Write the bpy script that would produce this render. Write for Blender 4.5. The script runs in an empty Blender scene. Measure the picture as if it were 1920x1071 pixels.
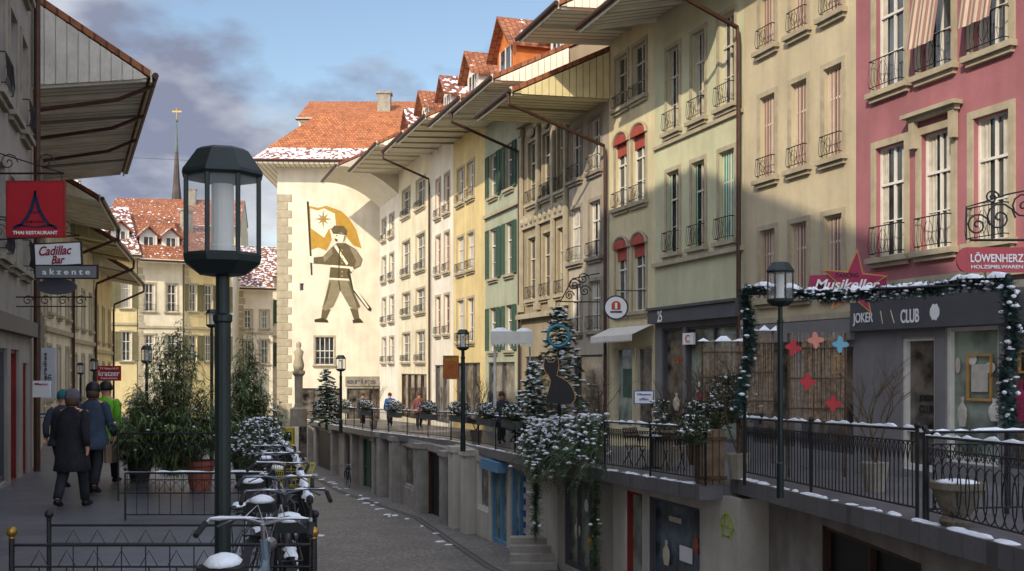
import bpy, math, random
from mathutils import Vector, Matrix
import bmesh
R=random.Random(7)
F=2000.;CX=960.;YH=690.;CZ=1.65
S=bpy.context.scene; C=S.collection
def U(px): return (px-CX)/F
def W(px,py,Y): return Vector((U(px)*Y,Y,CZ-(py-YH)/F*Y))
def tz(Y): return -.025*Y
# ---------------------------------------------------------------- materials
def mat(name,col,rough=.8,var=.18,scale=1.5,bump=.25,bscale=30,metal=0,spec=.3,grime=0,snow=0,kind=None,col2=None,period=.2):
    m=bpy.data.materials.new(name); m.use_nodes=True; nt=m.node_tree; N=nt.nodes; L=nt.links
    bs=N['Principled BSDF']; bs.inputs['Roughness'].default_value=rough; bs.inputs['Metallic'].default_value=metal
    bs.inputs['Specular IOR Level'].default_value=spec
    tc=N.new('ShaderNodeTexCoord'); 
    def noise(s,d=4,vec=None):
        n=N.new('ShaderNodeTexNoise'); n.inputs['Scale'].default_value=s; n.inputs['Detail'].default_value=d
        L.new(vec or tc.outputs['Object'],n.inputs['Vector']); return n
    def mix(fac,a,b,bt='MIX'):
        x=N.new('ShaderNodeMix'); x.data_type='RGBA'; x.blend_type=bt
        if isinstance(fac,float): x.inputs[0].default_value=fac
        else: L.new(fac,x.inputs[0])
        for i,c in ((6,a),(7,b)):
            if isinstance(c,tuple): x.inputs[i].default_value=(*c,1)
            else: L.new(c,x.inputs[i])
        return x.outputs[2]
    def ramp(src,a,b,ca=0.,cb=1.):
        r=N.new('ShaderNodeMapRange'); r.inputs[1].default_value=a; r.inputs[2].default_value=b; r.inputs[3].default_value=ca; r.inputs[4].default_value=cb
        L.new(src,r.inputs[0]); return r.outputs[0]
    n1=noise(scale,6)
    lo=tuple(c*(1-var) for c in col); hi=tuple(min(1,c*(1+var)) for c in col)
    c=mix(ramp(n1.outputs[0],.35,.65),lo,hi); hsrc=None
    if kind in('tile','slab'):
        b=N.new('ShaderNodeTexBrick'); L.new(tc.outputs['Object'],b.inputs[0]); b.inputs['Scale'].default_value=1
        b.inputs['Brick Width'].default_value=.24 if kind=='tile' else .7; b.inputs['Row Height'].default_value=.26 if kind=='tile' else .5; b.inputs['Mortar Size'].default_value=.025 if kind=='tile' else .012
        b.inputs['Color1'].default_value=(*lo,1); b.inputs['Color2'].default_value=(*(col2 or hi),1); b.inputs['Mortar'].default_value=(*[x*.25 for x in col],1)
        c=mix(.55,c,b.outputs[0]); hsrc=b.outputs[1]
        n3=noise(9,3); c=mix(ramp(n3.outputs[0],.5,.75,0,.6 if kind=='tile' else .3),c,tuple(x*.35 for x in col))
    if kind in('board','stripe','corr'):
        w=N.new('ShaderNodeTexWave'); w.bands_direction='X'; w.inputs['Scale'].default_value=.314/period; L.new(tc.outputs['Object'],w.inputs[0])
        if kind=='board': c=mix(ramp(w.outputs[1],0,.2,1,0),c,tuple(x*.35 for x in col))
        elif kind=='stripe': c=mix(ramp(w.outputs[1],.45,.55),c,col2)
        else: hsrc=w.outputs[1]
    if kind=='cobble':
        v=N.new('ShaderNodeTexVoronoi'); v.inputs['Scale'].default_value=9; L.new(tc.outputs['Object'],v.inputs[0])
        c=mix(ramp(v.outputs[0],.25,.6,0,.75),c,tuple(x*.35 for x in col)); hsrc=v.outputs[0]
    if grime:
        mp=N.new('ShaderNodeMapping'); mp.inputs['Scale'].default_value=(1.6,1.6,.25); L.new(tc.outputs['Object'],mp.inputs[0])
        n4=noise(1.4,6,mp.outputs[0]); c=mix(ramp(n4.outputs[0],.42,.8,0,grime),c,tuple(x*.45 for x in col))
        n6=noise(7,5); c=mix(ramp(n6.outputs[0],.5,.8,0,grime*.5),c,tuple(x*.6 for x in col))
    if snow:
        n2=noise(4,7); g=N.new('ShaderNodeNewGeometry'); sx=N.new('ShaderNodeSeparateXYZ'); L.new(g.outputs['Normal'],sx.inputs[0])
        a=ramp(n2.outputs[0],.64-snow*.3,.69-snow*.3); b2=ramp(sx.outputs[2],.3,.5); mu=N.new('ShaderNodeMath'); mu.operation='MULTIPLY'; L.new(a,mu.inputs[0]); L.new(b2,mu.inputs[1])
        c=mix(mu.outputs[0],c,(.78,.81,.86))
    L.new(c,bs.inputs['Base Color'])
    if bump:
        bp=N.new('ShaderNodeBump'); bp.inputs['Strength'].default_value=bump; bp.inputs['Distance'].default_value=.02
        nb=noise(bscale,5); h=nb.outputs[0]
        if hsrc is not None:
            h=mix(.65,nb.outputs[0],hsrc)
        L.new(h,bp.inputs['Height']); L.new(bp.outputs[0],bs.inputs['Normal'])
    return m
def hexc(h,g=1.):
    r=[int(h[i:i+2],16)/255 for i in (0,2,4)]
    return tuple(min(1,(x/12.92 if x<.04045 else ((x+.055)/1.055)**2.4)*g) for x in r)
def plaster(n,h,g=1.,grime=.4): return mat(n,hexc(h,g),.9,.1,.8,.35,45,grime=grime)
def glassy(n,a=.86):
    m=bpy.data.materials.new(n); m.use_nodes=True; nt=m.node_tree; N=nt.nodes
    bs=N['Principled BSDF']; bs.inputs['Roughness'].default_value=.05; bs.inputs['Base Color'].default_value=(.75,.8,.8,1)
    t=N.new('ShaderNodeBsdfTransparent'); mx=N.new('ShaderNodeMixShader'); mx.inputs[0].default_value=1-a
    nt.links.new(t.outputs[0],mx.inputs[1]); nt.links.new(bs.outputs[0],mx.inputs[2]); nt.links.new(mx.outputs[0],N['Material Output'].inputs[0]); return m
SNOW=mat('snow',(.78,.81,.86),.7,.06,6,.6,22)
PANE=mat('window_glass',(.045,.048,.05),.06,.6,1.2,.04,3,spec=.8)
SHOPG=mat('shop_glass',(.1,.085,.07),.08,.9,2.2,.03,3,spec=.7)
PALEG=mat('pale_lit_shop_glass',hexc('7b8578'),.08,.6,1.8,.03,3,spec=.7)
CLEAR=glassy('clear_glass',.86)
IRON=mat('black_iron',(.015,.015,.017),.5,.2,8,.15,60,metal=.3,spec=.5)
DKG=mat('green_black_iron',(.008,.017,.016),.45,.2,6,.1,60,metal=.2,spec=.5)
STONE=mat('sandstone_trim',hexc('aca189'),.9,.12,3,.4,40,grime=.4)
STONEG=mat('grey_stone',hexc('948c7e'),.9,.18,3,.4,40,grime=.45)
CONC=mat('concrete',hexc('98928a'),.9,.16,2,.4,30,grime=.55)
WHITEW=mat('white_paint',(.68,.66,.6),.6,.06,4,.1,40)
CREAMW=mat('pale_wood_frame',hexc('c6bda6'),.7,.08,4,.1,40)
TILE=mat('red_roof_tiles',hexc('a9633f'),.85,.3,1.2,.9,20,kind='tile',col2=hexc('c98a58'))
TILES=mat('brown_roof_tiles',hexc('945a40'),.85,.3,1.2,.9,20,kind='tile',col2=hexc('b07a55'),snow=.05)
TILESS=mat('snow_dusted_roof_tiles',hexc('8a5844'),.85,.3,1.2,.9,20,kind='tile',snow=.42)
TILESN=mat('snowy_eave_tiles',hexc('8a5844'),.85,.3,1.2,.9,20,kind='tile',snow=.58)
SOFF=mat('cream_soffit_boards',hexc('f0e8d0'),.75,.05,2,.2,30,kind='board',period=.34)
SOFFG=mat('grey_soffit_boards',hexc('d6cfbf'),.8,.08,2,.2,30,kind='board',period=.34)
SOFFY=mat('ochre_soffit_boards',hexc('e4d6a4'),.8,.08,2,.2,30,kind='board',period=.36)
BPALE=mat('pale_grey_boards',hexc('cfc9bc'),.8,.12,3,.3,30)
BROWN=mat('brown_metal_pipe',hexc('4a3329'),.5,.15,5,.1,40,metal=.3)
FASC=mat('pale_fascia_board',hexc('d6cdb6'),.8,.1,4,.2,30)
ORANGEW=mat('orange_wood',hexc('c07038'),.7,.12,3,.2,20)
REDF=mat('red_fabric',hexc('a04c40'),.8,.15,4,.1,30)
REDD=mat('faded_red_paint',hexc('96695c'),.8,.15,4,.1,30)
STRR=mat('faded_striped_fabric',hexc('c0ab9a'),.9,.08,3,.2,20,kind='stripe',col2=hexc('8f7062'),period=.13)
STRG=mat('green_striped_fabric',hexc('b8c4ae'),.9,.05,3,.2,20,kind='stripe',col2=hexc('3f806a'),period=.13)
CURT=mat('white_net_curtain',hexc('bcb6a8'),.9,.12,6,.3,12)
FROST=mat('frosted_glass_tube',hexc('d8d8d2'),.5,.04,6,0,12)
GSHUT=mat('green_shutter',hexc('3f5a4c'),.7,.1,3,.2,20)
OSHUT=mat('olive_shutter',hexc('6f6b4e'),.7,.1,3,.2,20)
GREYF=mat('dark_grey_fascia',hexc('4f4f53'),.6,.08,2,.1,30)
GREYL=mat('shopfront_grey',hexc('7a7878'),.7,.08,2,.15,30,grime=.25)
REDP=mat('red_sign_paint',hexc('a81e2b'),.3,.06,3,.05,30,spec=.6)
MAG=mat('magenta_sign_paint',hexc('98284e'),.5,.08,3,.05,30)
WHITEP=mat('white_sign_paint',(.8,.8,.8),.5,.03,3,.05,30)
BLACKP=mat('black_paint',(.012,.012,.014),.5,.1,3,.05,30)
BLUEP=mat('blue_sign_paint',hexc('2a4a8c'),.5,.08,3,.05,30)
NAVYP=mat('navy_sign_paint',hexc('1f2b45'),.5,.08,3,.05,30)
BLUEF=mat('blue_shopfront_paint',hexc('5f8aab'),.6,.1,3,.1,30)
LBLUE=mat('teal_ring_paint',hexc('2f7f92'),.6,.1,3,.1,30)
YELP=mat('yellow_paint',hexc('b09e30'),.5,.1,3,.1,30)
GOLDP=mat('dull_gold_paint',hexc('b58a4a'),.5,.1,3,.1,30)
WOOD=mat('weathered_wood',hexc('7b6853'),.9,.25,4,.5,30,kind='board',period=.12)
REED=mat('brown_reed',hexc('8f7a64'),.95,.35,14,.6,60)
TERRA=mat('terracotta',hexc('8a5040'),.9,.15,3,.2,30)
BRASS=mat('aged_brass',hexc('9b7a3c'),.35,.2,6,.1,30,metal=.8)
CHROME=mat('chrome',(.45,.45,.47),.3,.05,4,0,30,metal=1)
RUBBER=mat('tyre_rubber',(.02,.02,.02),.9,.1,4,.1,40)
NEED=mat('fir_needles',(.05,.085,.035),.7,.7,5,0)
NEEDL=mat('fresh_green_leaves',(.11,.15,.055),.6,.65,3,0)
NEEDB=mat('blue_green_needles',(.035,.07,.065),.7,.6,5,0)
BARK=mat('bark',hexc('5a4a3b'),.95,.3,8,.8,30)
LEAF=mat('dark_leaves',(.055,.075,.035),.7,.6,6,0)
SKIN=mat('skin',hexc('c58f74'),.6,.05,6,.05,60)
# ---------------------------------------------------------------- mesh builder
class MB:
    def __init__(s): s.v=[];s.f=[];s.m=[];s.cur=0;s.g=[]
    def add(s,vs,fs):
        n=len(s.v); s.g.append((n,len(s.f))); s.v+=[tuple(v) for v in vs]; s.f+=[tuple(i+n for i in f) for f in fs]; s.m+=[s.cur]*len(fs); return s
    def split(s):
        g=s.g+[(len(s.v),len(s.f))];out=[]
        for (a,fa),(b,fb) in zip(g,g[1:]):
            q=MB();q.v=s.v[a:b];q.f=[tuple(i-a for i in f) for f in s.f[fa:fb]];q.m=s.m[fa:fb];out.append(q)
        return out
    def box(s,x0,x1,y0,y1,z0,z1):
        if x0>x1:x0,x1=x1,x0
        if y0>y1:y0,y1=y1,y0
        if z0>z1:z0,z1=z1,z0
        return s.add([(x0,y0,z0),(x1,y0,z0),(x1,y1,z0),(x0,y1,z0),(x0,y0,z1),(x1,y0,z1),(x1,y1,z1),(x0,y1,z1)],[(0,3,2,1),(4,5,6,7),(0,1,5,4),(1,2,6,5),(2,3,7,6),(3,0,4,7)])
    def path(s,pts,rad,seg=6,caps=True,asp=1.):
        pts=[Vector(p) for p in pts]; n=len(pts)
        if not hasattr(rad,'__len__'): rad=[rad]*n
        vs=[];fs=[];prev=None
        for i,p in enumerate(pts):
            t=(pts[min(i+1,n-1)]-pts[max(i-1,0)])
            t=t.normalized() if t.length>1e-9 else Vector((0,0,1))
            if prev is None:
                a=Vector((0,0,1)) if abs(t.z)<.9 else Vector((1,0,0)); x=t.cross(a).normalized()
            else:
                x=(prev-t*prev.dot(t)); x=x.normalized() if x.length>1e-6 else prev
            prev=x; y=t.cross(x)
            for k in range(seg):
                a=2*math.pi*k/seg; vs.append(p+x*math.cos(a)*rad[i]+y*math.sin(a)*rad[i]*asp)
        for i in range(n-1):
            for k in range(seg):
                a=i*seg+k; b=i*seg+(k+1)%seg; fs.append((a,b,b+seg,a+seg))
        if caps: fs.append(tuple(range(seg))[::-1]); fs.append(tuple(range((n-1)*seg,n*seg)))
        return s.add(vs,fs)
    def lathe(s,prof,seg=12,c=(0,0,0),rot=0,sx=1,sy=1):
        vs=[];fs=[]
        for r,z in prof:
            for k in range(seg):
                a=2*math.pi*k/seg+rot; vs.append((c[0]+math.cos(a)*r*sx,c[1]+math.sin(a)*r*sy,c[2]+z))
        for i in range(len(prof)-1):
            for k in range(seg):
                a=i*seg+k; b=i*seg+(k+1)%seg; fs.append((a,b,b+seg,a+seg))
        fs.append(tuple(range(seg))[::-1]); n=len(prof); fs.append(tuple(range((n-1)*seg,n*seg)))
        return s.add(vs,fs)
    def blob(s,c,rx,ry,rz,seg=7,rings=4):
        pr=[(math.sin(math.pi*(i+.35)/(rings+.7)),-math.cos(math.pi*(i+.35)/(rings+.7))) for i in range(rings+1)]
        return s.lathe([(r*rx*R.uniform(.9,1.1),z*rz) for r,z in pr],seg,c,R.random()*6,1,ry/rx)
    def prism(s,poly,a0,a1,axis='y'):
        n=len(poly)
        if axis=='y': vs=[(p[0],a0,p[1]) for p in poly]+[(p[0],a1,p[1]) for p in poly]
        elif axis=='x': vs=[(a0,p[0],p[1]) for p in poly]+[(a1,p[0],p[1]) for p in poly]
        else: vs=[(p[0],p[1],a0) for p in poly]+[(p[0],p[1],a1) for p in poly]
        return s.add(vs,[tuple(range(n))[::-1],tuple(range(n,2*n))]+[(i,(i+1)%n,(i+1)%n+n,i+n) for i in range(n)])
    def snowline(s,p,q,w,h,step=.18,gap=.2):
        p=Vector(p);q=Vector(q);d=q-p;n=max(2,int(d.length/step)); t=d.normalized(); x=t.cross(Vector((0,0,1))).normalized()
        vs=[];fs=[]
        for i in range(n+1):
            c=p+d*i/n; ww=w*R.uniform(.45,1.1)/2; hh=h*R.uniform(.3,1.15)
            if R.random()<gap: hh*=.1; ww*=.3
            vs+=[c-x*ww,c-x*ww*.7+Vector((0,0,hh*.8)),c+Vector((0,0,hh)),c+x*ww*.7+Vector((0,0,hh*.8)),c+x*ww]
        for i in range(n):
            for k in range(4): a=i*5+k; fs.append((a,a+1,a+6,a+5))
        return s.add(vs,fs)
    def build(s,name,mats,parent=None,smooth=False,recalc=True,zoff=0):
        me=bpy.data.meshes.new(name); me.from_pydata([(a,b,c-zoff) for a,b,c in s.v],[],s.f)
        if not isinstance(mats,(list,tuple)): mats=[mats]
        for m in mats: me.materials.append(m)
        if len(mats)>1: me.polygons.foreach_set('material_index',s.m)
        if recalc:
            bm=bmesh.new(); bm.from_mesh(me); bmesh.ops.recalc_face_normals(bm,faces=bm.faces); bm.to_mesh(me); bm.free()
        if smooth:
            me.polygons.foreach_set('use_smooth',[True]*len(me.polygons))
        o=bpy.data.objects.new(name,me); C.objects.link(o)
        if parent: o.parent=parent
        if name=='snow': o['kind']='stuff'
        return o
def thing(name,label,cat,loc=(0,0,0),rz=0,group=None):
    o=bpy.data.objects.new(name,None); C.objects.link(o); o.location=loc; o.rotation_euler=(0,0,rz); o.empty_display_size=.3
    return tag(o,label,cat,group)
def tag(o,label,cat,group=None):
    o['label']=label; o['category']=cat
    if group:o['group']=group
    return o
def struct(o): o['kind']='structure'; return o
def text(s,w,h,m,parent,loc,rz=0,name='lettering',shear=0):
    cu=bpy.data.curves.new('t','FONT'); cu.body=s; cu.extrude=.004; cu.align_x='CENTER'; cu.align_y='CENTER'; cu.shear=shear; cu.offset=.018
    t=bpy.data.objects.new('t',cu); C.objects.link(t); bpy.context.view_layer.update()
    me=bpy.data.meshes.new_from_object(t); bpy.data.objects.remove(t)
    xs=[v.co.x for v in me.vertices]; ys=[v.co.y for v in me.vertices]
    sx=w/(max(xs)-min(xs)); sy=h/(max(ys)-min(ys)); cx=(max(xs)+min(xs))/2; cy=(max(ys)+min(ys))/2
    for v in me.vertices: v.co=((v.co.x-cx)*sx,(v.co.y-cy)*sy,v.co.z)
    me.materials.clear(); me.materials.append(m)
    o=bpy.data.objects.new(name,me); C.objects.link(o); o.location=loc; o.rotation_euler=(math.pi/2,0,rz); o.parent=parent; return o
# ---------------------------------------------------------------- buildings
class Bld:
    def __init__(s,name,label,cat,P0,P1,z0,z1,depth,wm,group=None):
        s.P0=Vector(P0);d=Vector(P1)-s.P0;s.L=d.length;s.D=d.normalized();s.z0=z0;s.z1=z1;s.dep=depth;s.wm=wm;s.holes=[]
        s.e=thing(name,label,cat,(P0[0],P0[1],z0),math.atan2(s.D.y,s.D.x),group)
    def x(s,px):
        u=U(px); return (u*s.P0.y-s.P0.x)/(s.D.x-u*s.D.y)
    def Y(s,px): return s.P0.y+s.x(px)*s.D.y
    def z(s,px,py): return CZ-(py-YH)/F*s.Y(px)
    def part(s,mb,name,m,parent=None,**k): return mb.build(name,m,parent or s.e,zoff=s.z0,**k)
    def parts(s,mb,name,m,parent=None,**k):
        for q in mb.split(): s.part(q,name,m,parent,**k)
    def wall(s,rev=.2,split=None,sm=None):
        xs=sorted({0,s.L,*[round(h[0],4) for h in s.holes],*[round(h[1],4) for h in s.holes]}); xs=[x for x in xs if 0<=x<=s.L]
        zs={s.z0,s.z1,*[round(h[2],4) for h in s.holes],*[round(h[3],4) for h in s.holes]}
        if split is not None: zs.add(split)
        zs=sorted(z for z in zs if s.z0<=z<=s.z1)
        m=MB()
        for i in range(len(xs)-1):
            for j in range(len(zs)-1):
                cx=(xs[i]+xs[i+1])/2; cz=(zs[j]+zs[j+1])/2
                if any(h[0]<cx<h[1] and h[2]<cz<h[3] for h in s.holes): continue
                m.cur=1 if split is not None and cz<split else 0
                m.add([(xs[i],0,zs[j]),(xs[i+1],0,zs[j]),(xs[i+1],0,zs[j+1]),(xs[i],0,zs[j+1])],[(0,3,2,1)])
        for a,b,c,d in s.holes:
            m.cur=1 if split is not None and (c+d)/2<split else 0
            m.add([(a,0,c),(b,0,c),(b,0,d),(a,0,d),(a,-rev,c),(b,-rev,c),(b,-rev,d),(a,-rev,d)],[(0,1,5,4),(1,2,6,5),(2,3,7,6),(3,0,4,7)])
        m.cur=0;D=-s.dep;e=.01;L=s.L-e
        m.add([(e,-.001,s.z0),(L,-.001,s.z0),(L,D,s.z0),(e,D,s.z0),(e,-.001,s.z1),(L,-.001,s.z1),(L,D,s.z1),(e,D,s.z1)],[(1,2,6,5),(2,3,7,6),(3,0,4,7),(4,5,6,7)])
        s.part(m,'wall',[s.wm,sm] if sm else s.wm,recalc=False)
    def roof(s,ze,ov,zs,yr,zr,tm=None,sm=None,dp=None,ext=.05,curve=0,ribs=True,bd=0,bm_=None):
        tm=tm or TILES; sm=sm or SOFF; k=(zr-ze)/(ov-yr); zl=lambda y: ze+(ov-y)*k
        L=s.L
        r=MB(); t=.18
        r.prism([(ov+.06,ze+.02),(ov+.06,ze+t),(yr,zr+t),(yr,zr+.02)],-ext,L+ext,'x')
        yb=2*yr-ov+1.5; r.prism([(yr-.003,zr+.02),(yr-.003,zr+t),(yb,zl(2*yr-yb)+t),(yb,zl(2*yr-yb)+.02)],-ext,L+ext,'x')
        ro=s.part(r,'roof',tm)
        q=MB()
        if curve:
            pr=[(ov,ze)]+[(ov+(.003-ov)*i/8, zs-curve*(i/8)**2.2+(ze-zs)*(1-i/8)) for i in range(1,9)]+[(.003,zl(0)-.01)]
        else: pr=[(ov,ze),(.003,zs),(.003,zl(0)-.01)]
        q.prism(pr,-ext+.02,L+ext-.02,'x'); so=s.part(q,'soffit',sm)
        if ribs and not curve:
            q=MB();n=max(2,int(L/1.3))
            for i in range(n+1):
                x=.08+(L-.16)*i/n; q.prism([(ov-.02,ze-.07),(ov-.02,ze-.001),(.004,zs-.001),(.004,zs-.09)],x-.04,x+.04,'x')
            s.part(q,'rafters',sm,so)
        if bd:
            q=MB();y=.02;xx=(-ext-.02,-ext+.015) if bd<0 else (L+ext-.015,L+ext+.02)
            zso=lambda y: ze+(zs-ze)*(ov-y)/ov
            while y<ov-.3:
                q.prism([(y,zso(y)-.03),(y+.21,zso(y+.21)-.03),(y+.21,zl(y+.21)),(y,zl(y))],*xx,'x');y+=.235
            s.part(q,'gable_boards',bm_ or sm,so)
        a=MB(); a.prism([(-.003,s.z1-.02),(-.003,zl(0)-.02),(yr,zr-.01),(max(-s.dep+.1,2*yr),s.z1-.02)],.02,L-.02,'x'); s.part(a,'attic_gable',s.wm)
        f=MB(); f.box(-ext-.003,L+ext+.003,ov+.062,ov+.1,ze-.1,ze+t+.02); s.part(f,'fascia',FASC)
        g=MB(); g.path([(-ext-.05,ov+.17,ze+.05),(L+ext+.05,ov+.17,ze+.05)],.075,8); s.part(g,'gutter',BROWN)
        if dp is not None:
            x=dp; p=MB(); p.path([(x,ov+.17,ze),(x,ov+.15,ze-.35),(x,ov*.85,ze-.55),(x,.16,ze-.8-ov*.2),(x,.12,ze-1.2-ov*.2),(x,.12,s.z0+.4)],.06,8); s.part(p,'downpipe',BROWN)
        return ro
    def win(s,x0,x1,z0,z1,fr=WHITEW,sur=STONE,guard=None,shut=None,curt=None,sill=True,sw=.12,blind=None,awn=None,lintel=False,mull=1,tr=.66,plain=False,cov=None,prot=.16):
        if x0>x1:x0,x1=x1,x0
        s.holes.append((x0,x1,z0,z1)); w=x1-x0;h=z1-z0
        m=MB();t=.05;a,b=-.17,-.1
        m.box(x0,x0+t,a,b,z0,z1);m.box(x1-t,x1,a,b,z0,z1);m.box(x0+t,x1-t,a,b,z0,z0+t);m.box(x0+t,x1-t,a,b,z1-t,z1)
        for i in range(mull):
            c=x0+w*(i+1)/(mull+1); m.box(c-.025,c+.025,a+.004,b-.004,z0+t,z1-t)
        if tr: zz=z0+h*tr; m.box(x0+t,x1-t,a+.008,b+.012,zz-.025,zz+.025)
        if tr and h>1.3 and not plain: zz=z0+h*tr*.5; m.box(x0+t,x1-t,a+.012,b-.012,zz-.012,zz+.012)
        wo=s.part(m,'window',fr)
        s.part(MB().add([(x0,-.15,z0),(x1,-.15,z0),(x1,-.15,z1),(x0,-.15,z1)],[(0,3,2,1)]),'pane',PANE,wo,recalc=False)
        if sur:
            q=MB();q.box(x0-sw,x0-.002,-.02,.035,z0,z1+sw);q.box(x1+.002,x1+sw,-.02,.035,z0,z1+sw);q.box(x0-.002,x1+.002,-.02,.034,z1+.002,z1+sw);s.part(q,'surround',sur,wo)
        if lintel:
            q=MB();q.box(x0-.25,x1+.25,.036,.16,z1+sw+.12,z1+sw+.2);q.box(x0-.32,x1+.32,.036,.26,z1+sw+.203,z1+sw+.28)
            for xx in (x0-.2,x1+.06): q.box(xx,xx+.14,.036,.15,z1-.25,z1+sw+.117)
            s.part(q,'lintel',sur,wo)
        if sill:
            q=MB();q.box(x0-.18,x1+.18,-.1,.16,z0-.11,z0-.002);q.box(x0-.12,x1+.12,-.02,.09,z0-.2,z0-.113);s.part(q,'sill',sur or STONE,wo)
        if curt:
            k=cov or R.uniform(.2,.42); yf=-.128 if not cov else -.09
            for (ca,cb) in ((x0+t,x0+w*k),(x1-w*k,x1-t)):
                q=MB();n=8;vs=[]
                for i in range(n+1):
                    xx=ca+(cb-ca)*i/n; yy=yf+.012*math.sin(i*1.9)
                    vs+=[(xx,yy,z0+t),(xx,yy,z1-t)]
                q.add(vs,[(2*i,2*i+2,2*i+3,2*i+1) for i in range(n)]);s.part(q,'curtain',curt,wo,recalc=False,smooth=True)
        if blind:
            q=MB();n=10;q.box(x0+.002,x1-.002,-.09,-.06,z1-h*.2,z1-.002);s.part(q,'blind',blind,wo)
            q=MB();W2=w/2+.06;c=(x0+x1)/2;arc=[(c-W2*math.cos(math.pi*i/n),z1-.05+.3*math.sin(math.pi*i/n)) for i in range(n+1)]
            q.prism(arc,.036,.08);s.part(q,'arched_hood',blind,wo)
            q=MB();q.path([(c-(W2+.06)*math.cos(math.pi*i/n),.06,z1-.05+.37*math.sin(math.pi*i/n)) for i in range(n+1)],.05,5);s.part(q,'arch_moulding',STONE,wo)
        if awn:
            q=MB();n=10;pr=[(-.02,z1-.02),(.12,z1-.15),(.3,z0+h*.5),(.42,z0+h*.18)]
            vs=[];fs=[]
            for i in range(n+1):
                for y,z in pr: vs.append((x0+.02+(w-.04)*i/n,y+.02*math.sin(i*1.7),z))
            for i in range(n):
                for k in range(3): c=i*4+k; fs.append((c,c+1,c+5,c+4))
            q.add(vs,fs); s.part(q,'window_awning',awn,wo,recalc=False)
        if guard:
            s.guard(x0-.02,x1+.02,z0,guard,wo,prot)
        if shut:
            for (ca,cb) in ((x0-w*.5-.04,x0-.04),(x1+.04,x1+w*.5+.04)):
                q=MB();q.box(ca,ca+.05,.04,.08,z0,z1);q.box(cb-.05,cb,.04,.08,z0,z1);q.box(ca+.05,cb-.05,.04,.078,z0,z0+.06);q.box(ca+.05,cb-.05,.04,.078,z1-.06,z1)
                n=int((h-.12)/.07)
                for i in range(n): zz=z0+.06+(h-.12)*(i+.5)/n; q.add([(ca+.05,.045,zz+.03),(cb-.05,.045,zz+.03),(cb-.05,.072,zz-.03),(ca+.05,.072,zz-.03)],[(0,1,2,3)])
                s.part(q,'shutter',shut,wo,recalc=False)
        return wo
    def guard(s,x0,x1,z,hh,wo,y=.16):
        q=MB();r=.0095
        q.path([(x0,-.02,z+hh),(x0,y,z+hh),(x1,y,z+hh),(x1,-.02,z+hh)],r*1.3,4);q.path([(x0,-.02,z+.08),(x0,y,z+.08),(x1,y,z+.08),(x1,-.02,z+.08)],r,4)
        n=max(3,int((x1-x0)/.1))
        for i in range(n+1):
            xx=x0+(x1-x0)*i/n;q.path([(xx,y,z+.08),(xx,y+.03,z+hh*.35),(xx,y,z+hh)],r*.75,4)
        c=(x0+x1)/2
        for sg in (-1,1): q.path([(c+sg*(.02+.1*math.sin(t*.5)),y+.03,z+.12+(hh-.2)*t/6) for t in range(7)],r*.8,4)
        s.part(q,'window_guard',IRON,wo)
    def grid(s,cols,rows,mask=None,**k):
        for j,(z0,z1) in enumerate(rows):
            for i,(a,b) in enumerate(cols):
                xa,xb=s.x(a),s.x(b); kk=dict(k)
                s.win(xa,xb,z0,z1,**kk)
    def shop(s,pa,pb,z0,z1,name='shop_window',fm=GREYF,gm=None,mull=0,deep=.35,tr=0):
        x0,x1=sorted((s.x(pa),s.x(pb))); x0=max(x0,.05);x1=min(x1,s.L-.05); return s.shopm(x0,x1,z0,z1,name,fm,gm,mull,tr)
    def shopm(s,x0,x1,z0,z1,name='shop_window',fm=GREYF,gm=None,mull=0,tr=0):
        s.holes.append((x0,x1,z0,z1));m=MB();t=.07
        m.box(x0,x0+t,-.2,-.05,z0,z1);m.box(x1-t,x1,-.2,-.05,z0,z1);m.box(x0+t,x1-t,-.2,-.06,z0,z0+t*1.6);m.box(x0+t,x1-t,-.2,-.06,z1-t,z1)
        for i in range(mull): c=x0+(x1-x0)*(i+1)/(mull+1);m.box(c-.03,c+.03,-.2,-.07,z0+t*1.6,z1-t)
        if tr: m.box(x0+t,x1-t,-.2,-.065,z0+(z1-z0)*tr-.03,z0+(z1-z0)*tr+.03)
        o=s.part(m,name,fm); s.part(MB().add([(x0,-.16,z0),(x1,-.16,z0),(x1,-.16,z1),(x0,-.16,z1)],[(0,3,2,1)]),'pane',gm or SHOPG,o,recalc=False);return o
    def disp(s,o,items):
        # goods shown close behind the glass: (px,py,width,height,kind,material)
        for px,py,w,h,kd,m_ in items:
            x=s.x(px);z=s.z(px,py);q=MB()
            if kd=='f': q.box(x-w/2,x-w/2+.04,-.14,-.1,z,z+h);q.box(x+w/2-.04,x+w/2,-.14,-.1,z,z+h);q.box(x-w/2+.04,x+w/2-.04,-.14,-.1,z,z+.04);q.box(x-w/2+.04,x+w/2-.04,-.14,-.1,z+h-.04,z+h);nm='picture_frame'
            elif kd=='b': q.lathe([(w*.3,0),(w*.5,h*.35),(w*.45,h*.6),(w*.15,h*.8),(w*.2,h)],10,(x,-.11,z),0,1,.25);nm='display_vase'
            elif kd=='o':
                q.prism([(x+w/2*math.cos(i*.314),z+h/2+h/2*math.sin(i*.314)) for i in range(20)],-.14,-.13);nm='window_sticker'
            else: q.box(x-w/2,x+w/2,-.14,-.12,z,z+h);nm='poster'
            s.part(q,nm,m_,o)
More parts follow.
